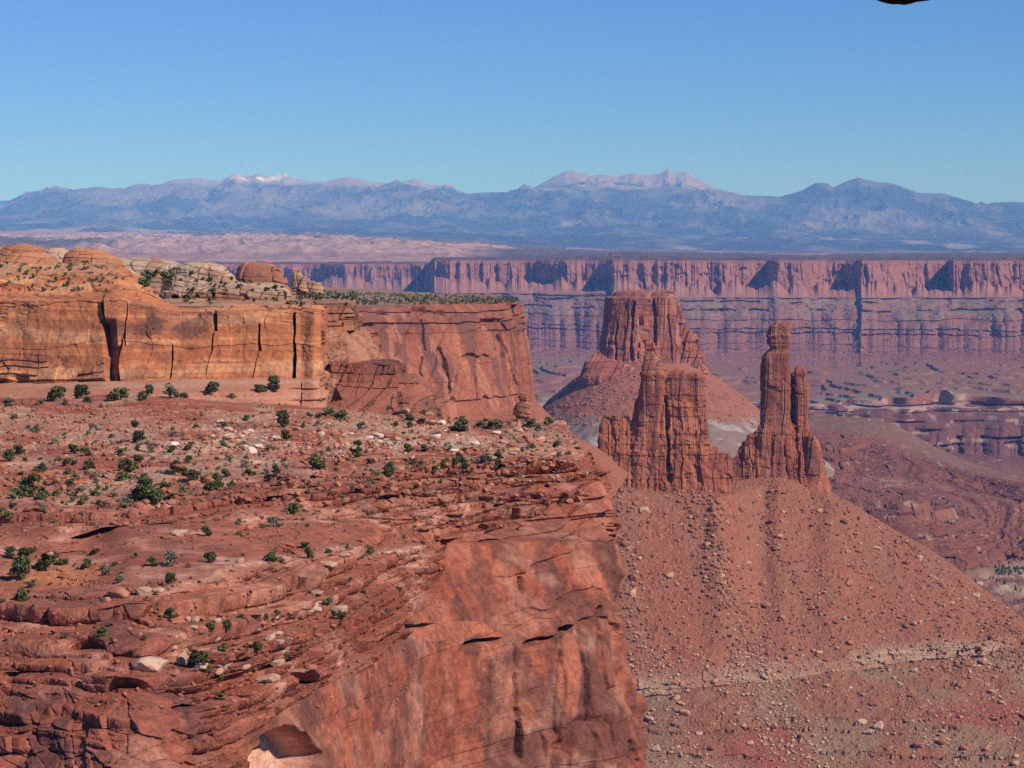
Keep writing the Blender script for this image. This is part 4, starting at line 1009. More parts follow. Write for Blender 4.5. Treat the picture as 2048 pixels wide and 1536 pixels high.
    d += w2 * 0.35 * sstep(1167, 1168.5, px + fbm(P, 5, 4, 327) * 9 - (py - 1240) * 0.03) * sstep(1196, 1202, py + fbm(P, 3, 3, 329) * 8)
    for x0, y0, x1, y1, w, dep in ((1032, 1285, 1044, 1540, 3.0, 2.2), (1120, 1262, 1110, 1500, 2.6, 1.6), (1158, 1245, 1178, 1490, 3.0, 2.0), (1192, 1225, 1218, 1420, 3.2, 2.0), (1243, 1295, 1270, 1490, 3.6, 2.4), (1042, 1418, 1043, 1530, 6.0, 2.4), (1088, 1470, 1100, 1545, 2.6, 1.6),
                                   (790, 1330, 798, 1425, 2.6, 1.4), (1036, 1140, 1028, 1235, 2.4, 1.2), (976, 1285, 978, 1545, 1.8, 0.8), (1215, 1050, 1222, 1130, 2.4, 1.2), (1170, 1010, 1176, 1090, 2.4, 1.2), (1068, 945, 1073, 1000, 2.4, 1.4), (1120, 930, 1128, 985, 2.4, 1.2), (1200, 1440, 1225, 1545, 2.4, 1.6), (700, 1400, 690, 1520, 1.8, 0.8), (1140, 1130, 1150, 1200, 2.0, 1.0)):
        tt = np.clip((py - y0) / (y1 - y0), 0, 1); cx = x0 + (x1 - x0) * tt + fbm(P, 4, 4, int(x0)) * 5 * (0.4 + sstep(1000, 1300, py))
        d -= 0.30 * dep * sstep(1.2, 0.3, np.abs(px - cx) / (w * (0.6 + 0.9 * np.abs(fbm(P, 3, 3, 342))))) * sstep(y0 - 6, y0 + 6, py) * (1 - sstep(y1 - 30, y1 + 5, py))
        d += 0.14 * w2 * sstep(0, 3, px - cx) * sstep(46, 6, px - cx) * sstep(y0 - 4, y0 + 4, py) * (1 - sstep(y1 - 40, y1, py))
    er = np.hypot((px - 575 + fbm(P, 3, 3, 340) * 14) / 72.0, (py - 1535 + fbm(P, 3, 3, 341) * 10) / 82.0) 
    d -= 4.2 * sstep(1.0, 0.9, er)
    edgew = 1 - 0.75 * np.linspace(0, 1, P.shape[1])[None] ** 40
    d = soften(d * edgew, 3); lift = lift * edgew
    d += (fbm(P, 1.6, 4, 330) * 0.28 + fbm(P, 5, 3, 331) * 0.3) * (1 - 0.45 * wall)
    c1, c2, chh = worley(arc / 1.0 + fbm(P, 2, 2, 335) * 0.4, Z / 0.55, 59)
    c3, c4, ch2 = worley(arc / 0.42, Z / 0.3, 60)
    d += ((chh - 0.5) * 0.34 * (chh > 0.3) + (ch2 - 0.5) * 0.14 + fbm(P, 0.7, 3, 337) * 0.10) * ((ledge + gully) * (1 - 0.6 * massive) + 0.35 * wall) * sstep(-0.3, 0.3, fbm(P, 10, 3, 338) + 0.25 * (1 - wall))
    s1, s2, sh = worley(X / 1.3, Yd / 1.6, 57)
    stones = bench * np.clip(0.42 - s1, 0, 1) * 0.8 * (sh > 0.5) * sstep(-0.2, 0.3, fbm(P, 18, 3, 333))
    Q[..., 2] += stones
    Q = Q + H * d[..., None]
    # ---- colour of rock and soil
    c = np.zeros(P.shape, np.float32) + np.array((0.385, 0.130, 0.077), np.float32)
    j = fbm(P, 20, 4, 341)
    # bench soil
    c = mixc(c, (0.47, 0.225, 0.155), bench * sstep(-0.3, 0.4, j))
    c = mixc(c, (0.36, 0.120, 0.085), bench * sstep(0.1, 0.5, fbm(np.stack([X, Yd * 0.4, Z], -1), 16, 4, 343)) * 0.8)
    c = mixc(c, (0.50, 0.34, 0.24), bench * sstep(0.0, 0.4, fbm(np.stack([X, Yd * 0.4, Z], -1), 9, 4, 345)) * 0.6)
    c = mixc(c, (0.56, 0.37, 0.28), np.clip(stones * 4, 0, 0.7))
    pale = np.exp(-((py - 885) / 32.0) ** 2) * sstep(380, 520, px) * sstep(1010, 900, px) + 0.6 * np.exp(-((py - 895) / 16.0) ** 2) * sstep(200, 330, px) * sstep(520, 400, px)
    c = mixc(c, (0.56, 0.40, 0.30), bench * np.clip(pale, 0, 1) * sstep(0.0, 0.35, fbm(np.stack([X, Yd * 0.5, Z], -1), 5, 4, 347) + (sh - 0.5) * 0.5) * 0.8)
    # ledges
    c = mixc(c, (0.43, 0.175, 0.115), ledge * hash1(idx_l, 11) * 0.9)
    c = mixc(c, (0.30, 0.105, 0.075), ledge * sstep(0.45, 0.9, hash1(idx_s, 13)) * 0.75)
    c = mixc(c, (0.44, 0.21, 0.15), ledge * sstep(0.0, 0.5, fbm(P, 12, 4, 349)) * 0.5)
    tread = (f_l > 0.93) | (f_l < 0.12)
    cap = np.exp(-(((py - interp([(-120, 1185), (150, 1205), (230, 1205), (320, 1192), (370, 1178), (500, 1142), (640, 1118), (780, 1104), (900, 1092), (1000, 1085), (1300, 1085)], px)) / 8.0) ** 2)) * sstep(185, 215, px) * sstep(905, 860, px)
    c = mixc(c, (0.58, 0.33, 0.235), cap * (0.75 + 0.25 * np.clip(j * 2, -1, 1)))
    c = mixc(c, (0.28, 0.115, 0.085), sstep(0.15, 0.5, fbm(P, 9, 4, 351, sz=5)) * ledge * 0.6)
    orange = np.exp(-(((px - 125) / 75.0) ** 2)) * np.exp(-(((py - 1140) / 22.0) ** 2))
    c = mixc(c, (0.58, 0.25, 0.12), np.clip(orange * 1.4, 0, 1) * 0.8)
    # caprock and wall
    tb = np.clip(topband, 0, 1) * np.clip(wall + ledge, 0, 1)
    c = mixc(c, (0.33, 0.115, 0.075), tb * 0.6)
    c = mixc(c, (0.46, 0.205, 0.14), tb * sstep(0.5, 0.9, hash1(I['idx'], 15)) * 0.6)
    c = mixc(c, (0.24, 0.10, 0.08), tb * sstep(0.0, 0.45, fbm(P, 8, 4, 353, sz=5) + (I['bl'] - 0.5) * 0.6) * 0.6)
    wc = w2
    c = mixc(c, (0.375, 0.125, 0.076), wc)
    c = mixc(c, (0.32, 0.10, 0.062), wc * sstep(0.02, 0.22, fbm(P, 12, 6, 355, sz=22, gain=0.6) + (h - 0.5)) * 0.7)
    c = mixc(c, (0.27, 0.098, 0.066), wc * (gh > 0.62) * 0.35)
    c = mixc(c, (0.43, 0.155, 0.095), wc * (gh < 0.25) * 0.3)
    strk = fbm(P, 1.9, 5, 371, sz=22, gain=0.6) * 0.9 + 0.4 * fbm(P, 9, 3, 372)
    c = mixc(c, (0.21, 0.083, 0.064), wc * sstep(0.16, 0.30, strk + 0.16 * rightw) * 0.6)
    vv = fbm(P, 9, 6, 357, sz=10, gain=0.6) + (gh - 0.5) * 0.25
    vv = vv + 0.22 * sstep(972, 978, px + fbm(P, 3, 3, 325) * 3) * sstep(1262, 1280, py) * sstep(1120, 1060, px)
    clean = np.exp(-(((px - 915) / 70.0) ** 2)) * sstep(1270, 1330, py) + np.exp(-(((px - 870) / 50.0) ** 2)) * np.exp(-(((py - 1160) / 60.0) ** 2)) + np.exp(-(((px - 1040) / 60.0) ** 2)) * np.exp(-(((py - 1090) / 30.0) ** 2))
    c = mixc(c, (0.17, 0.078, 0.063), wc * sstep(0.0, 0.10, vv - 0.5 * clean + 0.13) * 0.72)
    lc = sstep(0.1, 0.3, ridged(np.stack([X, Yd, Z * 1.3], -1), 7, 4, 359) - 0.62 + 0.25 * fbm(P, 14, 3, 360))
    c = mixc(c, (0.50, 0.20, 0.11), wc * lc * sstep(900, 700, px + (1400 - py) * 0.3) * sstep(1280, 1340, py) * 0.7)
    scar = np.clip(1 - er ** 2 - 0.02, 0, 1)
    c = mixc(c, (0.68, 0.38, 0.28), sstep(0.0, 0.15, scar + 0.1 * fbm(P, 4, 3, 361)))
    sc2 = np.clip(1 - ((px - 890) / 85.0) ** 2 - ((py - 1262 + (px - 890) * 0.12) / 20.0) ** 2, 0, 1)
    c = mixc(c, (0.52, 0.24, 0.155), sstep(0.0, 0.3, sc2 + 0.25 * fbm(P, 5, 3, 363)) * wc * 0.8)
    sc3 = np.clip(1 - ((px - 1138) / 26.0) ** 2 - ((py - 1345) / 95.0) ** 2, 0, 1)
    c = mixc(c, (0.46, 0.18, 0.115), sstep(0.0, 0.3, sc3 + 0.2 * fbm(P, 6, 3, 365)) * wc * 0.9)
    # dark gully rock
    c = mixc(c, (0.35, 0.12, 0.08), gully * 0.8)
    c = mixc(c, (0.18, 0.085, 0.075), gully * sstep(0.1, 0.4, fbm(P, 6, 4, 367) + (kh - 0.5) * 0.5) * 0.75)
    c = mixc(c, (0.48, 0.25, 0.18), gully * sstep(0.25, 0.5, fbm(P, 9, 4, 369)) * 0.5)
    over = np.clip((c[..., 0] - 0.385) / 0.10, 0, 1) * (1 - sstep(0.0, 0.1, scar))
    c = mixc(c, (0.385, 0.132, 0.082), wc * over * 0.8)
    c = c * (1 + 0.22 * fbm(P, 0.7, 3, 373) + 0.14 * fbm(P, 3, 3, 374))[..., None]
    o = mesh_obj("bench_terrain", Q, grid_faces(*Q.shape[:2]), M_near, c)
    return tag(o, "red ledgy bench ending in a sheer varnished wall", None, None, "structure")
bench_obj = build_bench(); log("bench")

# ------------------------------------------------------------------ high ground behind the orange cliff, its domes and outcrops
def build_plateau():
    cp = [-300, -60, 120, 260, 400, 520, 600, 660, 700, 712]
    rows = [[(x, 640, 1345) for x in cp], [(x, 593, 1290) for x in cp],
            [(x, y, 900) for x, y in zip(cp, [575, 575, 578, 582, 590, 594, 596, 597, 598, 600])],
            [(x, y, 610) for x, y in zip(cp, [612, 612, 612, 612, 612, 612, 612, 612, 613, 615])],
            [(x, 660, 612) for x in cp]]
    P, T = patch(rows, [6, 120, 120, 6], 420)
    TT = T[:, None] + 0 * P[..., 0]
    on = sstep(0.9, 1.1, TT) * (1 - sstep(2.9, 3.0, TT))
    ix, f = strata(P[..., 2] + fbm(P, 40, 4, 401) * 2.2, 1.2, 3)
    P[..., 2] += on * (fbm(P, 30, 4, 402) * 1.3 + 0.6 * (sstep(0.6, 0.9, f) - f))
    c = np.zeros(P.shape, np.float32) + np.array((0.42, 0.26, 0.17), np.float32)
    c = mixc(c, (0.50, 0.34, 0.24), sstep(0, 0.5, fbm(P, 18, 4, 403)))
    c = mixc(c, (0.40, 0.17, 0.10), sstep(0.1, 0.5, fbm(P, 25, 4, 405)) * 0.7)
    o = mesh_obj("plateau_terrain", P, grid_faces(*P.shape[:2]), M_mid, c)
    tag(o, "scrubby pale high ground behind the orange cliff", None, None, "structure")
build_plateau()
CREAM = (0.52, 0.37, 0.26)
def dome(name, label, cat, rows, d, top, low=None, ylow=None, seed=0, na=220, nz=150, expo=0.95, depth=1.0, joint=5, layer=1.6, jd=0.5, ld=0.35, rough=0.8, holes=(), dark=None, group=None):
    P = stack(rows, d, nz, na, expo=expo, depth=depth)
    N = normals(P, True); cen = P.mean(1, keepdims=True)
    N = N * np.where(np.sum(N * (P - cen), -1, keepdims=True) < 0, -1, 1); N[:4] = (0, 0, 1)
    H = N.copy(); H[..., 2] *= 0.4
    zt = P[..., 2] + 0.12 * P[..., 0] + fbm(P, 14, 3, seed) * layer * 0.6
    ix, f = strata(zt, layer, seed + 2)
    f1, f2, h = worley((P[..., 0] - 0.5 * P[..., 1]) / joint + 0.3 * fbm(P, joint * 2, 2, seed + 3), P[..., 2] / (joint * 1.6), seed + 4)
    px, py = pix(P)
    dd = (hash1(ix, seed) - 0.5) * 2 * ld - ld * 0.8 * (f < 0.15) + (h - 0.5) * jd * 2 - jd * (1 - sstep(0, 0.1, f2 - f1)) + fbm(P, 7, 4, seed + 5) * rough
    for cx, cy, wx, wy, dep in holes:
        dd -= dep * np.clip(1.6 * (1 - ((px - cx + fbm(P, 2, 2, seed) * 3) / wx) ** 2 - ((py - cy) / wy) ** 2), 0, 1) * (N[..., 1] < 0)
    Q = P + H * dd[..., None]
    c = np.zeros(P.shape, np.float32) + np.array(top, np.float32)
    if low is not None: c = mixc(c, low, sstep(ylow - 2, ylow + 2, py + fbm(P, 12, 3, seed + 9) * 3))
    c = mixc(c, np.array(top) * 0.72, (hash1(ix, seed + 7) > 0.6) * 0.5)
    c = mixc(c, (0.34, 0.15, 0.09), sstep(0.1, 0.5, fbm(P, 6, 4, seed + 11)) * (0.5 if dark is None else dark))
    o = mesh_obj(name, Q, grid_faces(Q.shape[0], Q.shape[1], True), M_mid, c)
    return tag(o, label, cat, group)
ORD = (0.50, 0.23, 0.125)
dome("sandstone_dome", "rounded orange dome with a cream foot, the higher one nearest the edge of the view", "rock dome", [(487,28,58),(491,16,74),(498,0,90),(508,-14,102),(518,-28,112),(527,-44,120),(548,-70,136)], 720, ORD, CREAM, 527, 501)
dome("sandstone_dome", "low pale dome peeping out between the two orange domes", "rock dome", [(497,100,124),(502,90,140),(512,84,160),(535,78,195)], 830, (0.58, 0.38, 0.25), None, None, 507)
dome("sandstone_dome", "rounded orange dome with dark scrub along its foot and a cream apron below", "rock dome", [(497,158,186),(500,148,203),(505,138,214),(514,129,232),(524,124,243),(534,118,256),(556,100,290)], 720, ORD, CREAM, 526, 511)
dome("sandstone_ridge", "long low cream ridge trailing off behind the second orange dome", "rock ridge", [(515,215,290),(518,205,325),(524,200,350),(534,196,375),(550,190,395),(585,180,420)], 860, (0.50, 0.36, 0.26), (0.47, 0.26, 0.17), 545, 517, depth=0.5)
dome("sandstone_dome", "pale knobbly dome spotted with small bushes behind the cave-pocked ledge", "rock dome", [(524,398,422),(528,358,432),(534,346,446),(545,338,462),(560,333,478),(572,330,520),(600,322,560)], 780, (0.50, 0.36, 0.255), None, None, 523, depth=0.6, jd=0.5, joint=4, rough=1.2)
dome("sandstone_ledge", "long cream-topped ledge with three dark caves in its brown face", "rock ledge", [(566,470,545),(570,420,566),(577,345,578),(583,322,584),(592,318,587),(606,316,590),(630,314,594)], 690, (0.50, 0.34, 0.24), (0.40, 0.19, 0.12), 590, 531, na=420, expo=0.6, depth=0.35, holes=((351,597,8,9,6),(372,598,9,9,5),(395,597,6,9,6),(424,590,4,9,3),(573,590,4,10,3)))
dome("sandstone_outcrop", "broad dark red rounded outcrop standing beyond the pale ledge", "outcrop", [(524,503,527),(527,490,546),(533,480,557),(545,476,569),(560,473,579),(575,471,584),(596,468,592)], 1010, (0.42, 0.18, 0.12), None, None, 541, expo=0.75, depth=0.6, joint=9, jd=1.2, ld=0.2, layer=4)
dome("sandstone_outcrop", "small twin-topped tan outcrop beside the broad red one", "outcrop", [(539,593,601),(543,588,605),(552,583,609),(565,580,611),(590,577,616)], 1040, (0.50, 0.29, 0.19), None, None, 547, expo=0.8, depth=0.7, joint=5, jd=1.2, na=140, nz=100)
dome("sandstone_outcrop", "smallest and lowest crumbly outcrop at the end of the outcrop row", "outcrop", [(563,620,631),(567,614,637),(574,610,641),(590,606,648)], 1070, (0.48, 0.28, 0.18), None, None, 551, expo=0.8, depth=0.7, joint=4, jd=1.2, na=140, nz=80)
# small layered pillar at the far end of the bench
dome("rock_pillar", "small stacked rock pillar with a pale waist at the far end of the bench", "rock pillar", [(786,1041,1052),(792,1036,1055),(799,1034,1058),(803,1037,1056),(808,1033,1062),(812,1030,1060),(818,1030,1060),(830,1030,1060),(850,1030,1062),(880,1028,1066)], 520, (0.40, 0.19, 0.125), None, None, 557, expo=0.75, depth=0.9, joint=1.2, layer=0.9, jd=0.25, ld=0.3, rough=0.12, na=160, nz=160)
log("domes")

# ------------------------------------------------------------------ the natural arch overhead and the ledge it stands on
def build_arch():
    nx, na = 900, 72
    x = np.linspace(-7.5, 9.0, nx); t = (x - 0.75) / 8.25
    crest = 0.98 - 5.2 * np.abs(t) ** 5                            # underside height along the span
    tip = [(1727, -14), (1728, 0.5), (1740, 5), (1752, 9.5), (1770, 13), (1785, 12.5), (1792, 14.5), (1807, 11.5), (1810, 9.5), (1840, 6.5), (1844, 4), (1852, 0.5), (1853, -10)]
    lump = interp([(-8, 0), (1.08, 0)] + [((a - 1024) * 0.001611, 0.7937 - 0.00161 * b - 0.98) for a, b in tip] + [(1.40, 0), (9, 0)], x)
    lump0 = interp([(-8, 0), (0.95, 0), (1.04, -0.02), (1.12, -0.085), (1.145, -0.125), (1.17, -0.17), (1.21, -0.188), (1.235, -0.195), (1.26, -0.186), (1.30, -0.165), (1.36, -0.15), (1.42, -0.10), (1.48, -0.02), (1.6, 0), (9, 0)], x)
    a = np.linspace(0, 2 * np.pi, na, endpoint=False)
    # section in (y, z above the lowest edge): the underside climbs toward the viewer
    sec = np.array([(8.0, 0), (7.4, 0.22), (6.6, 0.55), (5.8, 1.0), (5.3, 1.5), (5.2, 2.2), (5.6, 2.9), (6.6, 3.2), (8.0, 3.3), (9.4, 3.0), (10.0, 2.2), (10.0, 1.4), (9.4, 0.7), (8.5, 0.2)])
    k = np.linspace(0, len(sec), na, endpoint=False); i0 = k.astype(int) % len(sec); i1 = (i0 + 1) % len(sec); w = (k - np.floor(k))[:, None]
    S = sec[i0] * (1 - w) + sec[i1] * w
    Y = S[:, 0][None] + 0 * x[:, None]
    fade = np.clip(1 - (S[:, 1] / 1.0), 0, 1)[None]
    Z = crest[:, None] + lump[:, None] * fade + S[:, 1][None] * (1 + 1.2 * np.abs(t[:, None]) ** 3)
    P = np.stack([x[:, None] + 0 * Y, Y, Z], -1)
    rough = fbm(P, 0.8, 4, 601) * 0.10 * (1 - fade * np.exp(-((x[:, None] - 1.25) / 0.5) ** 4))
    P[..., 2] += rough; P[..., 1] += fbm(P, 1.2, 3, 603) * 0.15
    c = np.zeros(P.shape, np.float32) + np.array((0.016, 0.010, 0.008), np.float32)  # near-black base colour: the shade under the arch is painted in
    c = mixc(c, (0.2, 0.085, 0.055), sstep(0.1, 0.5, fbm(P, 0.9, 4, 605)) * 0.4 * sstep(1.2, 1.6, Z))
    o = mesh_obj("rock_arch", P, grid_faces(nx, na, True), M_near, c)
    tag(o, "dark underside of a rock arch jutting down into the sky at the top edge", "rock arch")
    gx, gy = np.meshgrid(np.linspace(-14, 15, 120), np.linspace(-8, 7.6, 90))
    g = np.stack([gx, gy, -1.9 + 0 * gx], -1); g[..., 2] += np.minimum(fbm(g, 3, 4, 607) * 0.12, 0.1)
    leg = np.exp(-((gx + 7.4) / 1.6) ** 2) + np.exp(-((gx - 8.9) / 1.6) ** 2)
    lip = g[-1:].copy(); lip[..., 2] -= 12; lip[..., 1] += 0.4
    g2 = np.concatenate([g, lip], 0)
    cc = np.zeros(g2.shape, np.float32) + np.array((0.38, 0.17, 0.11), np.float32)
    o = mesh_obj("overlook_ground", g2, grid_faces(*g2.shape[:2]), M_near, cc)
    tag(o, "rock ledge the arch stands on", None, None, "structure")
build_arch(); log("arch")

# ------------------------------------------------------------------ where the terrain is: look along a sight line
bpy.context.view_layer.update()
DG = bpy.context.evaluated_depsgraph_get()
def land(px, py):
    p = world_pt(px, py, 1.0); v = Vector((float(p[0]), float(p[1]), float(p[2]))).normalized()
    ok, loc, nrm, _, ob, _ = SC.ray_cast(DG, v * 12.0, v)
    return (loc, nrm, ob) if ok else (None, None, None)

# ------------------------------------------------------------------ plants
def leaf_mat(name, a, b): return plain_mat(name, a, b, 1.1, 0.85, 0.22)
M_jun = leaf_mat("juniper_leaf", (0.058, 0.070, 0.024), (0.125, 0.130, 0.046))
M_bush = leaf_mat("bush_leaf", (0.085, 0.098, 0.034), (0.155, 0.155, 0.06))
M_sage = leaf_mat("sage_leaf", (0.115, 0.115, 0.07), (0.19, 0.18, 0.12))
M_dry = leaf_mat("dry_grass", (0.22, 0.18, 0.10), (0.34, 0.28, 0.16))
M_bark = plain_mat("juniper_bark", (0.10, 0.075, 0.055), (0.2, 0.16, 0.125), 8.0)
def leaf_cloud(rng, n, W, Hh, size, clumps, low=0.08):
    """leaf sprays gathered in uneven clumps; width W, height Hh, base at z=0"""
    cl = []
    for i in range(clumps):
        a = rng.uniform(0, 2 * math.pi); r = W * 0.36 * math.sqrt(rng.uniform(0, 1)); zz = rng.uniform(low + 0.12, 0.86)
        r *= (1.15 - 0.75 * zz ** 1.6)
        cl.append((r * math.cos(a), r * math.sin(a), zz * Hh, W * rng.uniform(0.13, 0.25), Hh * rng.uniform(0.10, 0.2)))
    V, F = [], []
    for i in range(n):
        cx, cy, cz, rr, rz = cl[rng.integers(len(cl))]
        d = rng.normal(size=3); d /= np.linalg.norm(d)
        k = rng.uniform(0.45, 1.12)
        p = np.array((cx + d[0] * rr * k, cy + d[1] * rr * k, max(cz + d[2] * rz * k, 0.02)))
        u = rng.normal(size=3); u /= np.linalg.norm(u); v = np.cross(u, d + 0.5 * rng.normal(size=3)); v /= np.linalg.norm(v) + 1e-6
        s = size * rng.uniform(0.6, 1.4); b = len(V)
        V += [p - u * s - v * s * 0.5, p + u * s * 0.8 - v * s * 0.55, p + u * s + v * s * 0.5, p - u * s * 0.7 + v * s * 0.6]
        F.append((b, b + 1, b + 2, b + 3))
    return np.array(V), np.array(F)
def stems(rng, W, Hh, n, r0):
    V, F = [], []
    for i in range(n):
        a = rng.uniform(0, 2 * math.pi); tip = np.array((math.cos(a) * W * rng.uniform(0.1, 0.3), math.sin(a) * W * rng.uniform(0.1, 0.3), Hh * rng.uniform(0.55, 0.85)))
        mid = tip * 0.45 + rng.normal(size=3) * W * 0.05; pts = [np.array((0, 0, -0.12 * Hh)), mid, tip]; rad = [r0, r0 * 0.6, r0 * 0.15]
        b = len(V)
        for p, r in zip(pts, rad):
            for k in range(6): V.append(p + np.array((math.cos(k * 1.047) * r, math.sin(k * 1.047) * r, 0)))
        for s in range(2):
            for k in range(6): F.append((b + s * 6 + k, b + s * 6 + (k + 1) % 6, b + s * 6 + 6 + (k + 1) % 6, b + s * 6 + 6 + k))
    return np.array(V), np.array(F)
prng = np.random.default_rng(21)
CROWN, TRUNK = {}, {}
SPEC = {'J': (0.95, 900, 0.055, 11, M_jun), 'j': (0.72, 700, 0.06, 9, M_jun), 'o': (0.52, 620, 0.055, 9, M_bush), 's': (0.58, 420, 0.045, 8, M_sage)}
for kind, (hh, n, size, ncl, mat) in SPEC.items():
    CROWN[kind] = []; TRUNK[kind] = []
    for q in range(4):
        V, F = leaf_cloud(prng, n, 1.0, hh * prng.uniform(0.88, 1.12), size, ncl + prng.integers(0, 3), 0.0 if kind in 'os' else 0.06)
        o = mesh_obj("crown", V, F, mat, link=False); CROWN[kind].append(o)
        V, F = stems(prng, 0.9, hh, 5 if kind in 'Jj' else 7, 0.035 if kind in 'Jj' else 0.014)
        TRUNK[kind].append(mesh_obj("trunk", V, F, M_bark, link=False))
SHRUBS = """16,812,26o 81,808,14o 112,804,38j 130,809,14o 160,797,34j 174,804,18o 240,799,40o 283,800,22j 296,790,22J 340,796,36s 368,795,18o 28,838,16o 58,834,10s 70,865,20o 188,862,22s 272,855,20j 108,886,16s 129,870,10o 275,885,28j 276,897,16o 303,903,20s 347,873,18s 343,905,20j 376,902,18j 237,888,10s
18,922,28j 36,911,26j 145,908,28j 172,912,22j 241,912,24o 279,926,22j 275,937,10o 252,940,36o 243,961,28o 81,944,26o 117,923,16o 133,932,18j 147,931,14j 180,938,22j 136,948,22o 150,958,20s 190,955,18s 378,926,20j 353,943,24J 364,952,22j 387,961,24J 288,957,18s 262,958,16s
64,994,42J 92,994,24o 38,997,36o 82,1000,26o 112,992,20o 139,974,24s 137,988,14j 160,992,28s 189,992,22o 196,978,12o 210,981,16s 192,966,12s 288,998,44J 306,1003,36j 270,996,30s 329,980,26o 344,996,18o 362,986,20s 166,1008,28o 198,1010,18o 249,1008,22s 146,1004,18s
5,1025,16o 27,1018,16j 84,1020,18s 207,1017,8o 14,1038,26o 90,1027,8o
423,790,30j 463,796,16s 521,784,26o 547,782,28J 565,853,30J 494,841,14j 447,856,26s 619,833,14o 637,835,12j 657,833,30o 687,840,36o 636,852,16s 722,859,22s 790,852,14o 570,881,24j 489,888,10s 448,894,16j 540,901,18s 458,921,18s 714,893,16j 711,915,26j 489,935,22s 633,938,42o 450,954,22j 500,951,22o 551,951,18J 410,961,18s 431,957,16o 572,937,12s 533,948,18s 673,930,10o 738,930,18j 672,942,12o 778,945,28o 781,953,20j 780,932,14o 421,981,30o 438,978,22J 462,972,18o 497,974,10o 616,969,14o 560,970,14s 550,981,10o 615,988,12o 647,984,8o 659,990,12o 685,998,14o 704,979,14s 742,968,16s 587,1028,24J 548,1054,28s 526,1056,14o 480,1048,18s
803,830,16j 819,842,18j 844,849,18j 818,855,16j 862,846,14s 876,834,14o 913,840,10s 921,862,30j 925,843,16o 964,855,24o 992,858,36o 1018,850,12s 1061,855,28o 1098,850,24o 1100,838,24j 1074,862,16j 814,906,22j 848,903,18j 1062,897,16o 1113,896,16j 1114,916,20s 1137,909,12o 844,930,16o 887,932,20o 920,938,34j 870,946,16j 969,928,32s 995,920,20j 997,935,20j 825,930,16o 842,942,14s 1045,904,14o 1040,919,10s
190,1109,18j 273,1114,12j 40,1162,44J 95,1142,46j 55,1120,36j 20,1115,26j 126,1130,28o 174,1136,28o 206,1140,16s 215,1147,20s 304,1133,26j 340,1130,36s 228,1131,14o 339,1168,26j 240,1164,20s 62,1176,28s 5,1205,16o 47,1200,36o 104,1198,14o 69,1195,8o 340,1242,22J 208,1270,30o 287,1280,12j 130,1275,14o 265,1308,18o 393,1338,46j 408,1346,24j
418,1125,26j 541,1122,28j 563,1125,16s 618,1116,20J 610,1097,18j 738,1110,26j 656,1106,14o 412,1072,22j 475,1070,14o 486,1111,8o 656,1207,18o 729,1188,14o 676,1238,26j 529,1238,18o 552,1228,14o 482,1236,14o 420,1260,20j 452,1262,22J 510,1302,24j 446,1300,22o 597,1300,22o 572,1315,22o 500,1335,14o 418,1345,20o 440,1355,18o 525,1328,14s 442,1398,22o 798,1185,16j 320,1235,10o 600,1240,10o 700,1160,10o 845,1090,10j 808,1075,10o"""
srng = np.random.default_rng(5)
LIST = []
for w in SHRUBS.split():
    a, b, c = w.split(','); LIST.append((float(a), float(b), float(c[:-1]), c[-1]))
nhand = len(LIST)
tries = 0
while len(LIST) < 292 and tries < 4000:
    tries += 1
    x = srng.uniform(0, 1150); y = srng.uniform(815, 1020 - 0.08 * x)
    if x > 1000 and y > 930: continue
    if srng.uniform() > 0.75: x, y = srng.uniform(0, 780), srng.uniform(1030, 1300)
    if min((abs(x - q[0]) + 2 * abs(y - q[1])) for q in LIST) < 26: continue
    LIST.append((x, y, srng.uniform(7, 13), 'soo'[srng.integers(3)]))
def where(px, py):
    if py < 812: z = "at the orange cliff's foot"
    elif px > 780 and py < 872: z = "at the bench's far end"
    elif 380 < px < 1010 and 842 < py < 928: z = "among the pale slabs"
    elif py < 900: z = "on the upper bench"
    elif py < 962: z = "on the middle bench"
    elif py < 1045: z = "on the bench's front brow"
    elif px < 180 and py < 1185: z = "in the orange soil pocket"
    elif py < 1135: z = "above the long pale ledge"
    elif py < 1215: z = "beside the long pale ledge"
    else: z = "on the lowest shelf"
    h = ("at the left edge" if px < 150 else "toward the left" if px < 330 else "near the middle" if px < 620 else "right of middle" if px < 880 else "by the cliff corner")
    return z, h
KIND = {'J': ("juniper_tree", "juniper", "upright juniper"), 'j': ("juniper_tree", "juniper", "rounded juniper"), 'o': ("desert_bush", "bush", "olive bush"), 's': ("sage_bush", "bush", "grey sagebrush")}
ORDN = ["first", "second", "third", "fourth", "fifth", "sixth", "seventh", "eighth", "ninth", "tenth"]
def label_all(items, gname):
    """items: (obj, text, px, place sentence): number the few alike from the left, let the many share"""
    by = {}
    for it in items: by.setdefault(it[1], []).append(it)
    for text, its in by.items():
        its.sort(key=lambda i: i[2])
        for k, (o, _, px, _) in enumerate(its):
            if len(its) == 1: o["label"] = text
            elif len(its) <= 10: o["label"] = "%s, %s from the left" % (text, ORDN[k])
            else: o["label"] = text
            if len(its) > 1 and gname: o["group"] = gname
items = []; shrub_at = []
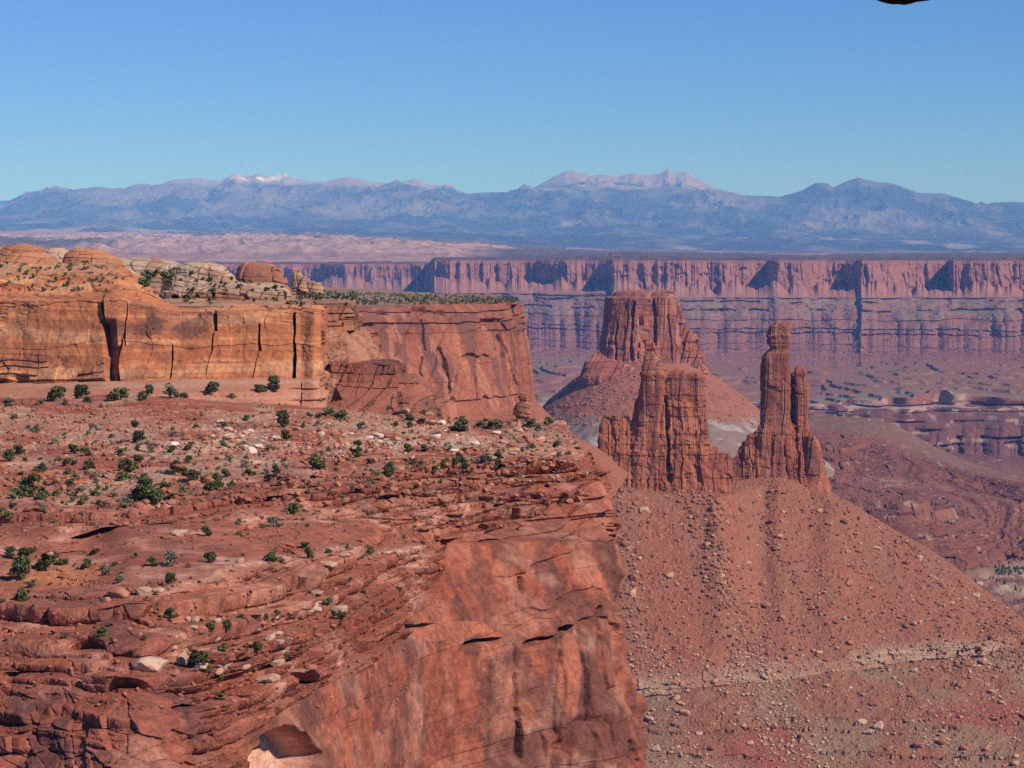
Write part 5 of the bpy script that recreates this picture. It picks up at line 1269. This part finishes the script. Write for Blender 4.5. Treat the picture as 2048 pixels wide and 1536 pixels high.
for i, (px, py, w, k) in enumerate(LIST):
    loc, nrm, ob = land(px, py)
    if loc is None or loc.y > 900: continue
    dep = loc.y; s = w / FPX * dep * 1.22
    name, cat, base = KIND[k]
    v = int(srng.integers(4)); rot = srng.uniform(0, 6.28); hz = s * srng.uniform(0.9, 1.12)
    if k in 'Jj' and w >= 18 or w >= 26:
        r = empty(name, loc); r.rotation_euler = (0, 0, rot); r.scale = (s, s, hz)
        for src, pn in ((TRUNK[k][v], "trunk"), (CROWN[k][v], "crown")):
            c = src.copy(); c.name = pn; COL.objects.link(c); c.parent = r
    else:
        r = CROWN[k][v].copy(); r.name = name; COL.objects.link(r); r.location = loc; r.rotation_euler = (0, 0, rot); r.scale = (s, s, hz)
    r["category"] = cat
    size = "big " if w >= 34 else "" if w >= 17 else "small " if w >= 12 else "tiny "
    z, h = where(px, py)
    items.append((r, ("%s%s %s, %s" % (size, base, z, h)).strip(), px, z)); r["group"] = "shrubs of the red bench"
    shrub_at.append((px, py, w))
label_all(items, None)
log("shrubs %d (%d by hand)" % (len(items), nhand))
def scatter_mesh(protos, spots):
    """many small copies joined into ONE mesh: spots = (loc, scale xyz, rot, proto)"""
    V, F, n = [], [], 0
    for loc, sc, rot, q in spots:
        v, f = protos[q]
        c, s = math.cos(rot), math.sin(rot)
        x = v[:, 0] * sc[0]; y = v[:, 1] * sc[1]
        V.append(np.stack([x * c - y * s + loc[0], x * s + y * c + loc[1], v[:, 2] * sc[2] + loc[2]], -1)); F.append(f + n); n += len(v)
    return np.concatenate(V), np.concatenate(F)
small = [leaf_cloud(prng, 40, 1.0, 0.7, 0.16, 5) for _ in range(5)]
def scrub(name, label, mat, n, gen, smin, smax, keep=None):
    spots = []
    for _ in range(n):
        px, py = gen()
        loc, nrm, ob = land(px, py)
        if loc is None or nrm.z < 0.5 or (keep and not keep(loc, ob)): continue
        s = srng.uniform(smin, smax)
        spots.append((loc, (s, s, s), srng.uniform(0, 6.28), int(srng.integers(5))))
    if spots:
        V, F = scatter_mesh(small, spots)
        tag(mesh_obj(name, V, F, mat), label, None, None, "stuff")
U = lambda a, b: srng.uniform(a, b)
def gen_head():
    px = U(590, 1038); t = (px - 590) / 450
    return px, U(580 + 18 * t, 612 - 4 * t)
scrub("headland_scrub", "dark scrub dotting the headland's flat top", M_sage, 620, gen_head, 1.0, 3.0, lambda l, o: l.y > 800)
scrub("headland_bushes", "darker bushes on the headland's flat top", M_bush, 170, gen_head, 1.6, 3.6, lambda l, o: l.y > 800)
scrub("plateau_scrub", "scrub in the hollows between the pale domes", M_bush, 130, lambda: (U(285, 340), U(548, 574)), 1.6, 3.2, lambda l, o: l.y < 1400)
scrub("dome_scrub", "small dark bushes dotted over the pale domes and ledges", M_jun, 150, lambda: (U(330, 700), U(540, 612)), 0.9, 2.0, lambda l, o: l.y < 1400)
scrub("slickrock_scrub", "dark bushes sprinkled over the orange slickrock slope", M_bush, 60, lambda: (U(0, 250), U(528, 585)), 0.8, 1.9, lambda l, o: l.y < 900)
scrub("bench_scrub", "low grey-green tufts all over the bench", M_sage, 420, lambda: (U(0, 1130), U(800, 1040)), 0.25, 0.6, lambda l, o: l.y < 600)
scrub("dry_grass", "tufts of dry straw-coloured grass on the bench", M_dry, 520, lambda: (U(0, 1100), U(805, 1060)), 0.3, 0.9, lambda l, o: l.y < 600)
scrub("ledge_scrub", "low tufts on the broken ledges", M_bush, 160, lambda: (U(0, 800), U(1040, 1380)), 0.2, 0.5, lambda l, o: l.y < 600)
scrub("wash_scrub", "green scrub in the pale wash below the talus", M_bush, 40, lambda: (U(1985, 2048), U(1135, 1150)), 3, 6, lambda l, o: 1500 < l.y < 4000)

# ------------------------------------------------------------------ boulders and slabs
def ico(sub):
    import bmesh
    bm = bmesh.new(); bmesh.ops.create_icosphere(bm, subdivisions=sub, radius=1.0)
    V = np.array([v.co[:] for v in bm.verts]); F = np.array([[v.index for v in f.verts] for f in bm.faces]); bm.free(); return V, F
def rock_shape(rng, sub, planes, flat):
    V, F = ico(sub)
    nrm = rng.normal(size=(planes, 3)); nrm /= np.linalg.norm(nrm, axis=1, keepdims=True)
    dist = rng.uniform(0.62, 1.0, planes)
    dots = V @ nrm.T
    r = np.min(np.where(dots > 0.12, dist / np.maximum(dots, 0.12), 9), axis=1)
    r = np.minimum(r, 1.15)
    V = V * r[:, None]
    V = V + V * (fbm(V * 3 + rng.uniform(0, 50), 1.0, 3, 3) * 0.06)[:, None]
    V[:, 2] *= flat
    return V * 0.5, F
brng = np.random.default_rng(77)
BOULD = [rock_shape(brng, 3, 14, brng.uniform(0.6, 0.85)) for _ in range(7)]
SLAB = [rock_shape(brng, 3, 12, brng.uniform(0.22, 0.36)) for _ in range(6)]
PEB = [rock_shape(brng, 1, 9, brng.uniform(0.5, 0.85)) for _ in range(6)]
M_bo = {'r': plain_mat("red_boulder", (0.28, 0.105, 0.062), (0.40, 0.165, 0.10), 0.9, 0.95, 0.15), 'p': plain_mat("pale_boulder", (0.42, 0.235, 0.16), (0.55, 0.36, 0.26), 0.9, 0.95, 0.12),
        'w': plain_mat("cream_slab", (0.58, 0.44, 0.34), (0.72, 0.58, 0.46), 1.2, 0.95, 0.08), 'o': plain_mat("orange_boulder", (0.46, 0.22, 0.13), (0.56, 0.31, 0.19), 0.9, 0.95, 0.12)}
MESH = {}
for q, (V, F) in enumerate(BOULD):
    for m in M_bo: MESH[('b', q, m)] = mesh_obj("boulder", V, F, M_bo[m], link=False)
for q, (V, F) in enumerate(SLAB):
    for m in M_bo: MESH[('s', q, m)] = mesh_obj("flat_stone", V, F, M_bo[m], link=False)
COLN = {'r': "red", 'p': "pale", 'w': "cream", 'o': "orange"}
def put_rock(px, py, w, h, typ, col, rng, tilt=0.25, q=None):
    """w, h: seen size in pixels of the photograph, (px, py) its bottom middle"""
    loc, nrm, ob = land(px, py)
    if loc is None: return None
    dep = loc.y; q = int(rng.integers(7 if typ == 'b' else 6)) if q is None else q
    src = MESH[(typ, q, col)]
    o = src.copy(); COL.objects.link(o)
    W = w / FPX * dep; Hh = h / FPX * dep
    o.dimensions = src.dimensions
    sx = W / max(src.dimensions.x, 1e-3); sz = Hh / max(src.dimensions.z, 1e-3)
    o.scale = (sx, sx * rng.uniform(0.75, 1.1), sz)
    o.rotation_euler = (rng.uniform(-tilt, tilt) * 0.6, rng.uniform(-tilt, tilt), rng.uniform(-0.5, 0.5))
    o.location = loc + Vector((0, 0.25 * W, Hh * 0.32))
    return o
bpy.context.view_layer.update()
HANDR = """630,1224,40,24bp 614,1229,27,13bp 582,1227,32,15br 677,1226,36,18bp 632,1188,28,9sp 524,1250,27,12sr 285,1191,36,22bp 316,1187,28,14bp 236,1196,42,26br 258,1188,14,18br 212,1203,20,10sr 391,1246,20,16bp 376,1242,14,12bp 387,1258,18,10sp 445,1336,36,27bp 431,1347,30,18bp 480,1340,40,15sp 553,1332,32,16bp 405,1338,26,14bp 362,1330,22,34bp 300,1344,74,38bp 500,905,32,14sw 344,893,32,11sw 456,862,20,11bp 752,852,18,9bo 865,848,28,10so 812,826,18,14bo 858,832,18,10bo 514,937,16,8br 1070,912,20,9br 357,1072,32,16bp 334,1078,24,10sr 480,1125,20,10bp 655,1135,44,16sp 690,1113,24,9sp 772,1108,20,8sp 795,1106,22,9sp 355,935,26,10sr 330,925,18,9sr 640,955,30,8sr 750,960,26,9sr 715,1000,22,10sr 560,1040,24,9sr 830,985,30,8sr 905,962,26,8sr 100,1110,16,8bo 300,1225,28,10sr 460,1180,22,8sr 560,1270,24,10br 500,1290,18,9br 470,1308,20,10br 545,1250,18,8br 420,1228,18,9br 345,1350,26,14br 620,1335,30,9sr 540,1365,52,20bp"""
bitems = []
def rock_item(o, typ, col, px, py, w):
    z, h = where(px, py) if px < 1200 and ob_is_bench else ("", "")
rr = np.random.default_rng(31)
def add_rock(px, py, w, h, typ, col, zone=None):
    o = put_rock(px, py, w, h, typ, col, rr)
    if o is None: return
    o.name = "boulder" if typ == 'b' else "flat_stone"
    o["category"] = "boulder" if typ == 'b' else "rock slab"
    size = "big" if w >= 30 else "medium" if w >= 18 else "small"
    what = "boulder" if typ == 'b' else "slab"
    if zone is None: z, h2 = where(px, py)
    else: z, h2 = zone
    o["group"] = "loose rocks of the red bench" if zone is None else "boulders on the talus slope"
    bitems.append((o, "%s %s %s %s, %s" % (size, COLN[col], what, z, h2), px, z))
for w in HANDR.split():
    a, b, c, d = w.split(','); add_rock(float(a), float(b), float(c), float(d[:-2]), d[-2], d[-1])
n = 0
while n < 105:
    x = rr.uniform(380, 1100); y = 886 + rr.normal() * 22 + (x - 700) * 0.02
    if min((abs(x - q[0]) / max(q[2], 1) + abs(y - q[1] + 5) / 10) for q in shrub_at) < 0.7: continue
    if y < 838 or y > 935: continue
    wd = 7 + 16 * rr.uniform() ** 2.2; n += 1
    add_rock(x, y, wd, wd * rr.uniform(0.35, 0.6), 's' if rr.uniform() < 0.7 else 'b', 'wp'[int(rr.uniform() < 0.55)] if x < 1000 else 'rp'[int(rr.uniform() < 0.4)])
n = 0
while n < 26:
    x = rr.uniform(330, 700); y = rr.uniform(1225, 1350)
    wd = rr.uniform(9, 24); n += 1
    add_rock(x, y, wd, wd * rr.uniform(0.4, 0.7), 'b', 'rrp'[rr.integers(3)])
# talus blocks
TAL = """1482,1024,24,20br 1427,1022,18,16br 1640,1025,14,10bo 1265,1192,20,16bo 1385,1065,16,10br 1545,1045,14,9br 1725,1450,26,15bp 1739,1467,26,12bp 1750,1412,22,14br 1610,1200,12,10br 1565,1240,16,14br 1700,1290,18,13br 1755,1100,18,9bo 1560,1075,14,9bo 1660,1050,16,9br 1500,1140,14,12br 1830,1250,14,10bp 1905,1210,14,9bp 1740,1180,10,9bp 1960,1170,14,9bp 1690,1240,12,10bp 1435,1235,12,13br 1535,1215,20,13br 1320,1300,18,14br 1280,1120,12,9bp 1440,1170,18,10br 1640,1310,18,11bo 1830,1345,16,11bp 1610,1470,14,18br 1700,1380,14,10bp 1925,1375,22,18br 1985,1385,14,8bp 1500,1490,14,11bp 1380,1490,24,13br 1400,1470,18,9bp 1300,1440,18,9bp 1350,1400,14,9bp 1620,1420,18,9br 1860,1430,22,12br 1780,1500,18,10br 1930,1500,22,10br 1990,1440,18,9br"""
def talzone(px, py):
    led = np.interp(px, [1250, 1400, 1560, 1730, 1900, 2020], [1372, 1350, 1335, 1315, 1290, 1275])
    z = "under the towers" if py < 1100 else "halfway down the talus" if py < led - 70 else "just above the pale ledge" if py < led + 8 else "below the pale ledge"
    h = "near the sheer wall" if px < 1380 else "at mid slope" if px < 1660 else "toward the outer edge"
    return z, h
for w in TAL.split():
    a, b, c, d = w.split(','); add_rock(float(a), float(b), float(c), float(d[:-2]), d[-2], d[-1], talzone(float(a), float(b)))
n = 0; tries = 0
while n < 95 and tries < 2000:
    tries += 1
    x = rr.uniform(1240, 2040); y = rr.uniform(1000, 1536)
    if y < 985 + max(0, (x - 1660)) * 0.66 + 12 or x < 1230 + max(0, y - 1200) * 0.2: continue
    wd = 8 + 17 * rr.uniform() ** 3; n += 1
    add_rock(x, y, wd, wd * rr.uniform(0.55, 0.85), 'b', 'rrrpo'[rr.integers(5)], talzone(x, y))
label_all(bitems, None)
log("rocks %d" % len(bitems))
def rubble(name, label, n, gen, smin, smax, mat, power=3.0, keep=None):
    spots = []
    for _ in range(n):
        px, py = gen(); loc, nrm, ob = land(px, py)
        if loc is None or (keep and not keep(loc, ob)): continue
        s = smin + (smax - smin) * rr.uniform() ** power
        spots.append((loc + Vector((0, 0, s * 0.12)), (s, s * rr.uniform(0.7, 1), s * rr.uniform(0.6, 1)), rr.uniform(0, 6.28), int(rr.integers(6))))
    V, F = scatter_mesh(PEB, spots)
    tag(mesh_obj(name, V, F, mat), label, None, None, "stuff")
def gen_tal():
    while True:
        x = rr.uniform(1080, 2048); y = rr.uniform(975, 1345)
        if y > 985 + max(0, (x - 1660)) * 0.66 - 6: return x, y
def on_tal(l, o):
    if o is None or not o.name.startswith("talus_terrain"): return False
    q = np.array([[l.x + 0.25 * l.y, l.y * 0.25, 0.0]])
    return rr.uniform() < 0.12 + 1.5 * max(0.0, float(fbm(q, 34, 4, 77)[0]) + 0.12)
rubble("talus_rubble", "red stones strewn over the talus slope", 9000, gen_tal, 0.7, 4.6, M_bo['r'], 2.5, on_tal)
rubble("pale_talus_rubble", "paler stones strewn over the talus slope", 3200, gen_tal, 0.7, 3.6, M_bo['p'], 2.5, on_tal)
rubble("lower_rubble", "stones strewn below the pale broken ledge", 6000, lambda: (rr.uniform(1230, 2048), rr.uniform(1290, 1536)), 0.8, 3.6, M_bo['p'], 3, on_tal)
rubble("bench_rubble", "small pale stones scattered over the bench", 1700, lambda: (rr.uniform(0, 1180), 885 + rr.normal() * 38), 0.15, 0.75, M_bo['p'], 2.5, lambda l, o: o.name.startswith("bench"))
rubble("bench_slabs", "broken red slabs littering the bench", 900, lambda: (rr.uniform(0, 1180), rr.uniform(815, 1010)), 0.4, 1.7, M_bo['r'], 2.2, lambda l, o: o.name.startswith("bench"))
rubble("ledge_rubble", "small red stones scattered over the ledges", 1500, lambda: (rr.uniform(0, 900), rr.uniform(960, 1420)), 0.12, 0.7, M_bo['r'], 2.5, lambda l, o: o.name.startswith("bench"))
rubble("butte_rubble", "stones strewn on the far butte's skirt", 1200, lambda: (rr.uniform(1070, 1530), rr.uniform(745, 850)), 1.5, 6, M_bo['r'], 2.5, lambda l, o: o.name.startswith("talus_skirt"))
log("rubble")

# ------------------------------------------------------------------ haze: one closed box of thin blue air round everything
def build_haze():
    x0, x1, y0, y1, z0, z1 = -41000, 41000, -900, 67000, -521.5, 2150
    V = [(x, y, z) for z in (z0, z1) for y in (y0, y1) for x in (x0, x1)]
    F = [(0, 2, 3, 1), (4, 5, 7, 6), (0, 1, 5, 4), (2, 6, 7, 3), (0, 4, 6, 2), (1, 3, 7, 5)]
    m = bpy.data.materials.new("haze_air"); m.use_nodes = True
    nt = m.node_tree; nt.nodes.remove(nt.nodes["Principled BSDF"])
    pv = nt.nodes.new("ShaderNodeVolumePrincipled")
    pv.inputs["Color"].default_value = HAZE_COLOR
    pv.inputs["Density"].default_value = HAZE_DENSITY
    pv.inputs["Anisotropy"].default_value = -0.3
    pv.inputs["Absorption Color"].default_value = (1, 1, 1, 1)
    nt.links.new(pv.outputs[0], nt.nodes["Material Output"].inputs["Volume"])
    o = mesh_obj("haze", V, F, m)
    tag(o, kind="stuff")
HAZE_COLOR, HAZE_DENSITY = (0.17, 0.40, 1.0, 1.0), 2.7e-5
build_haze(); log("haze")
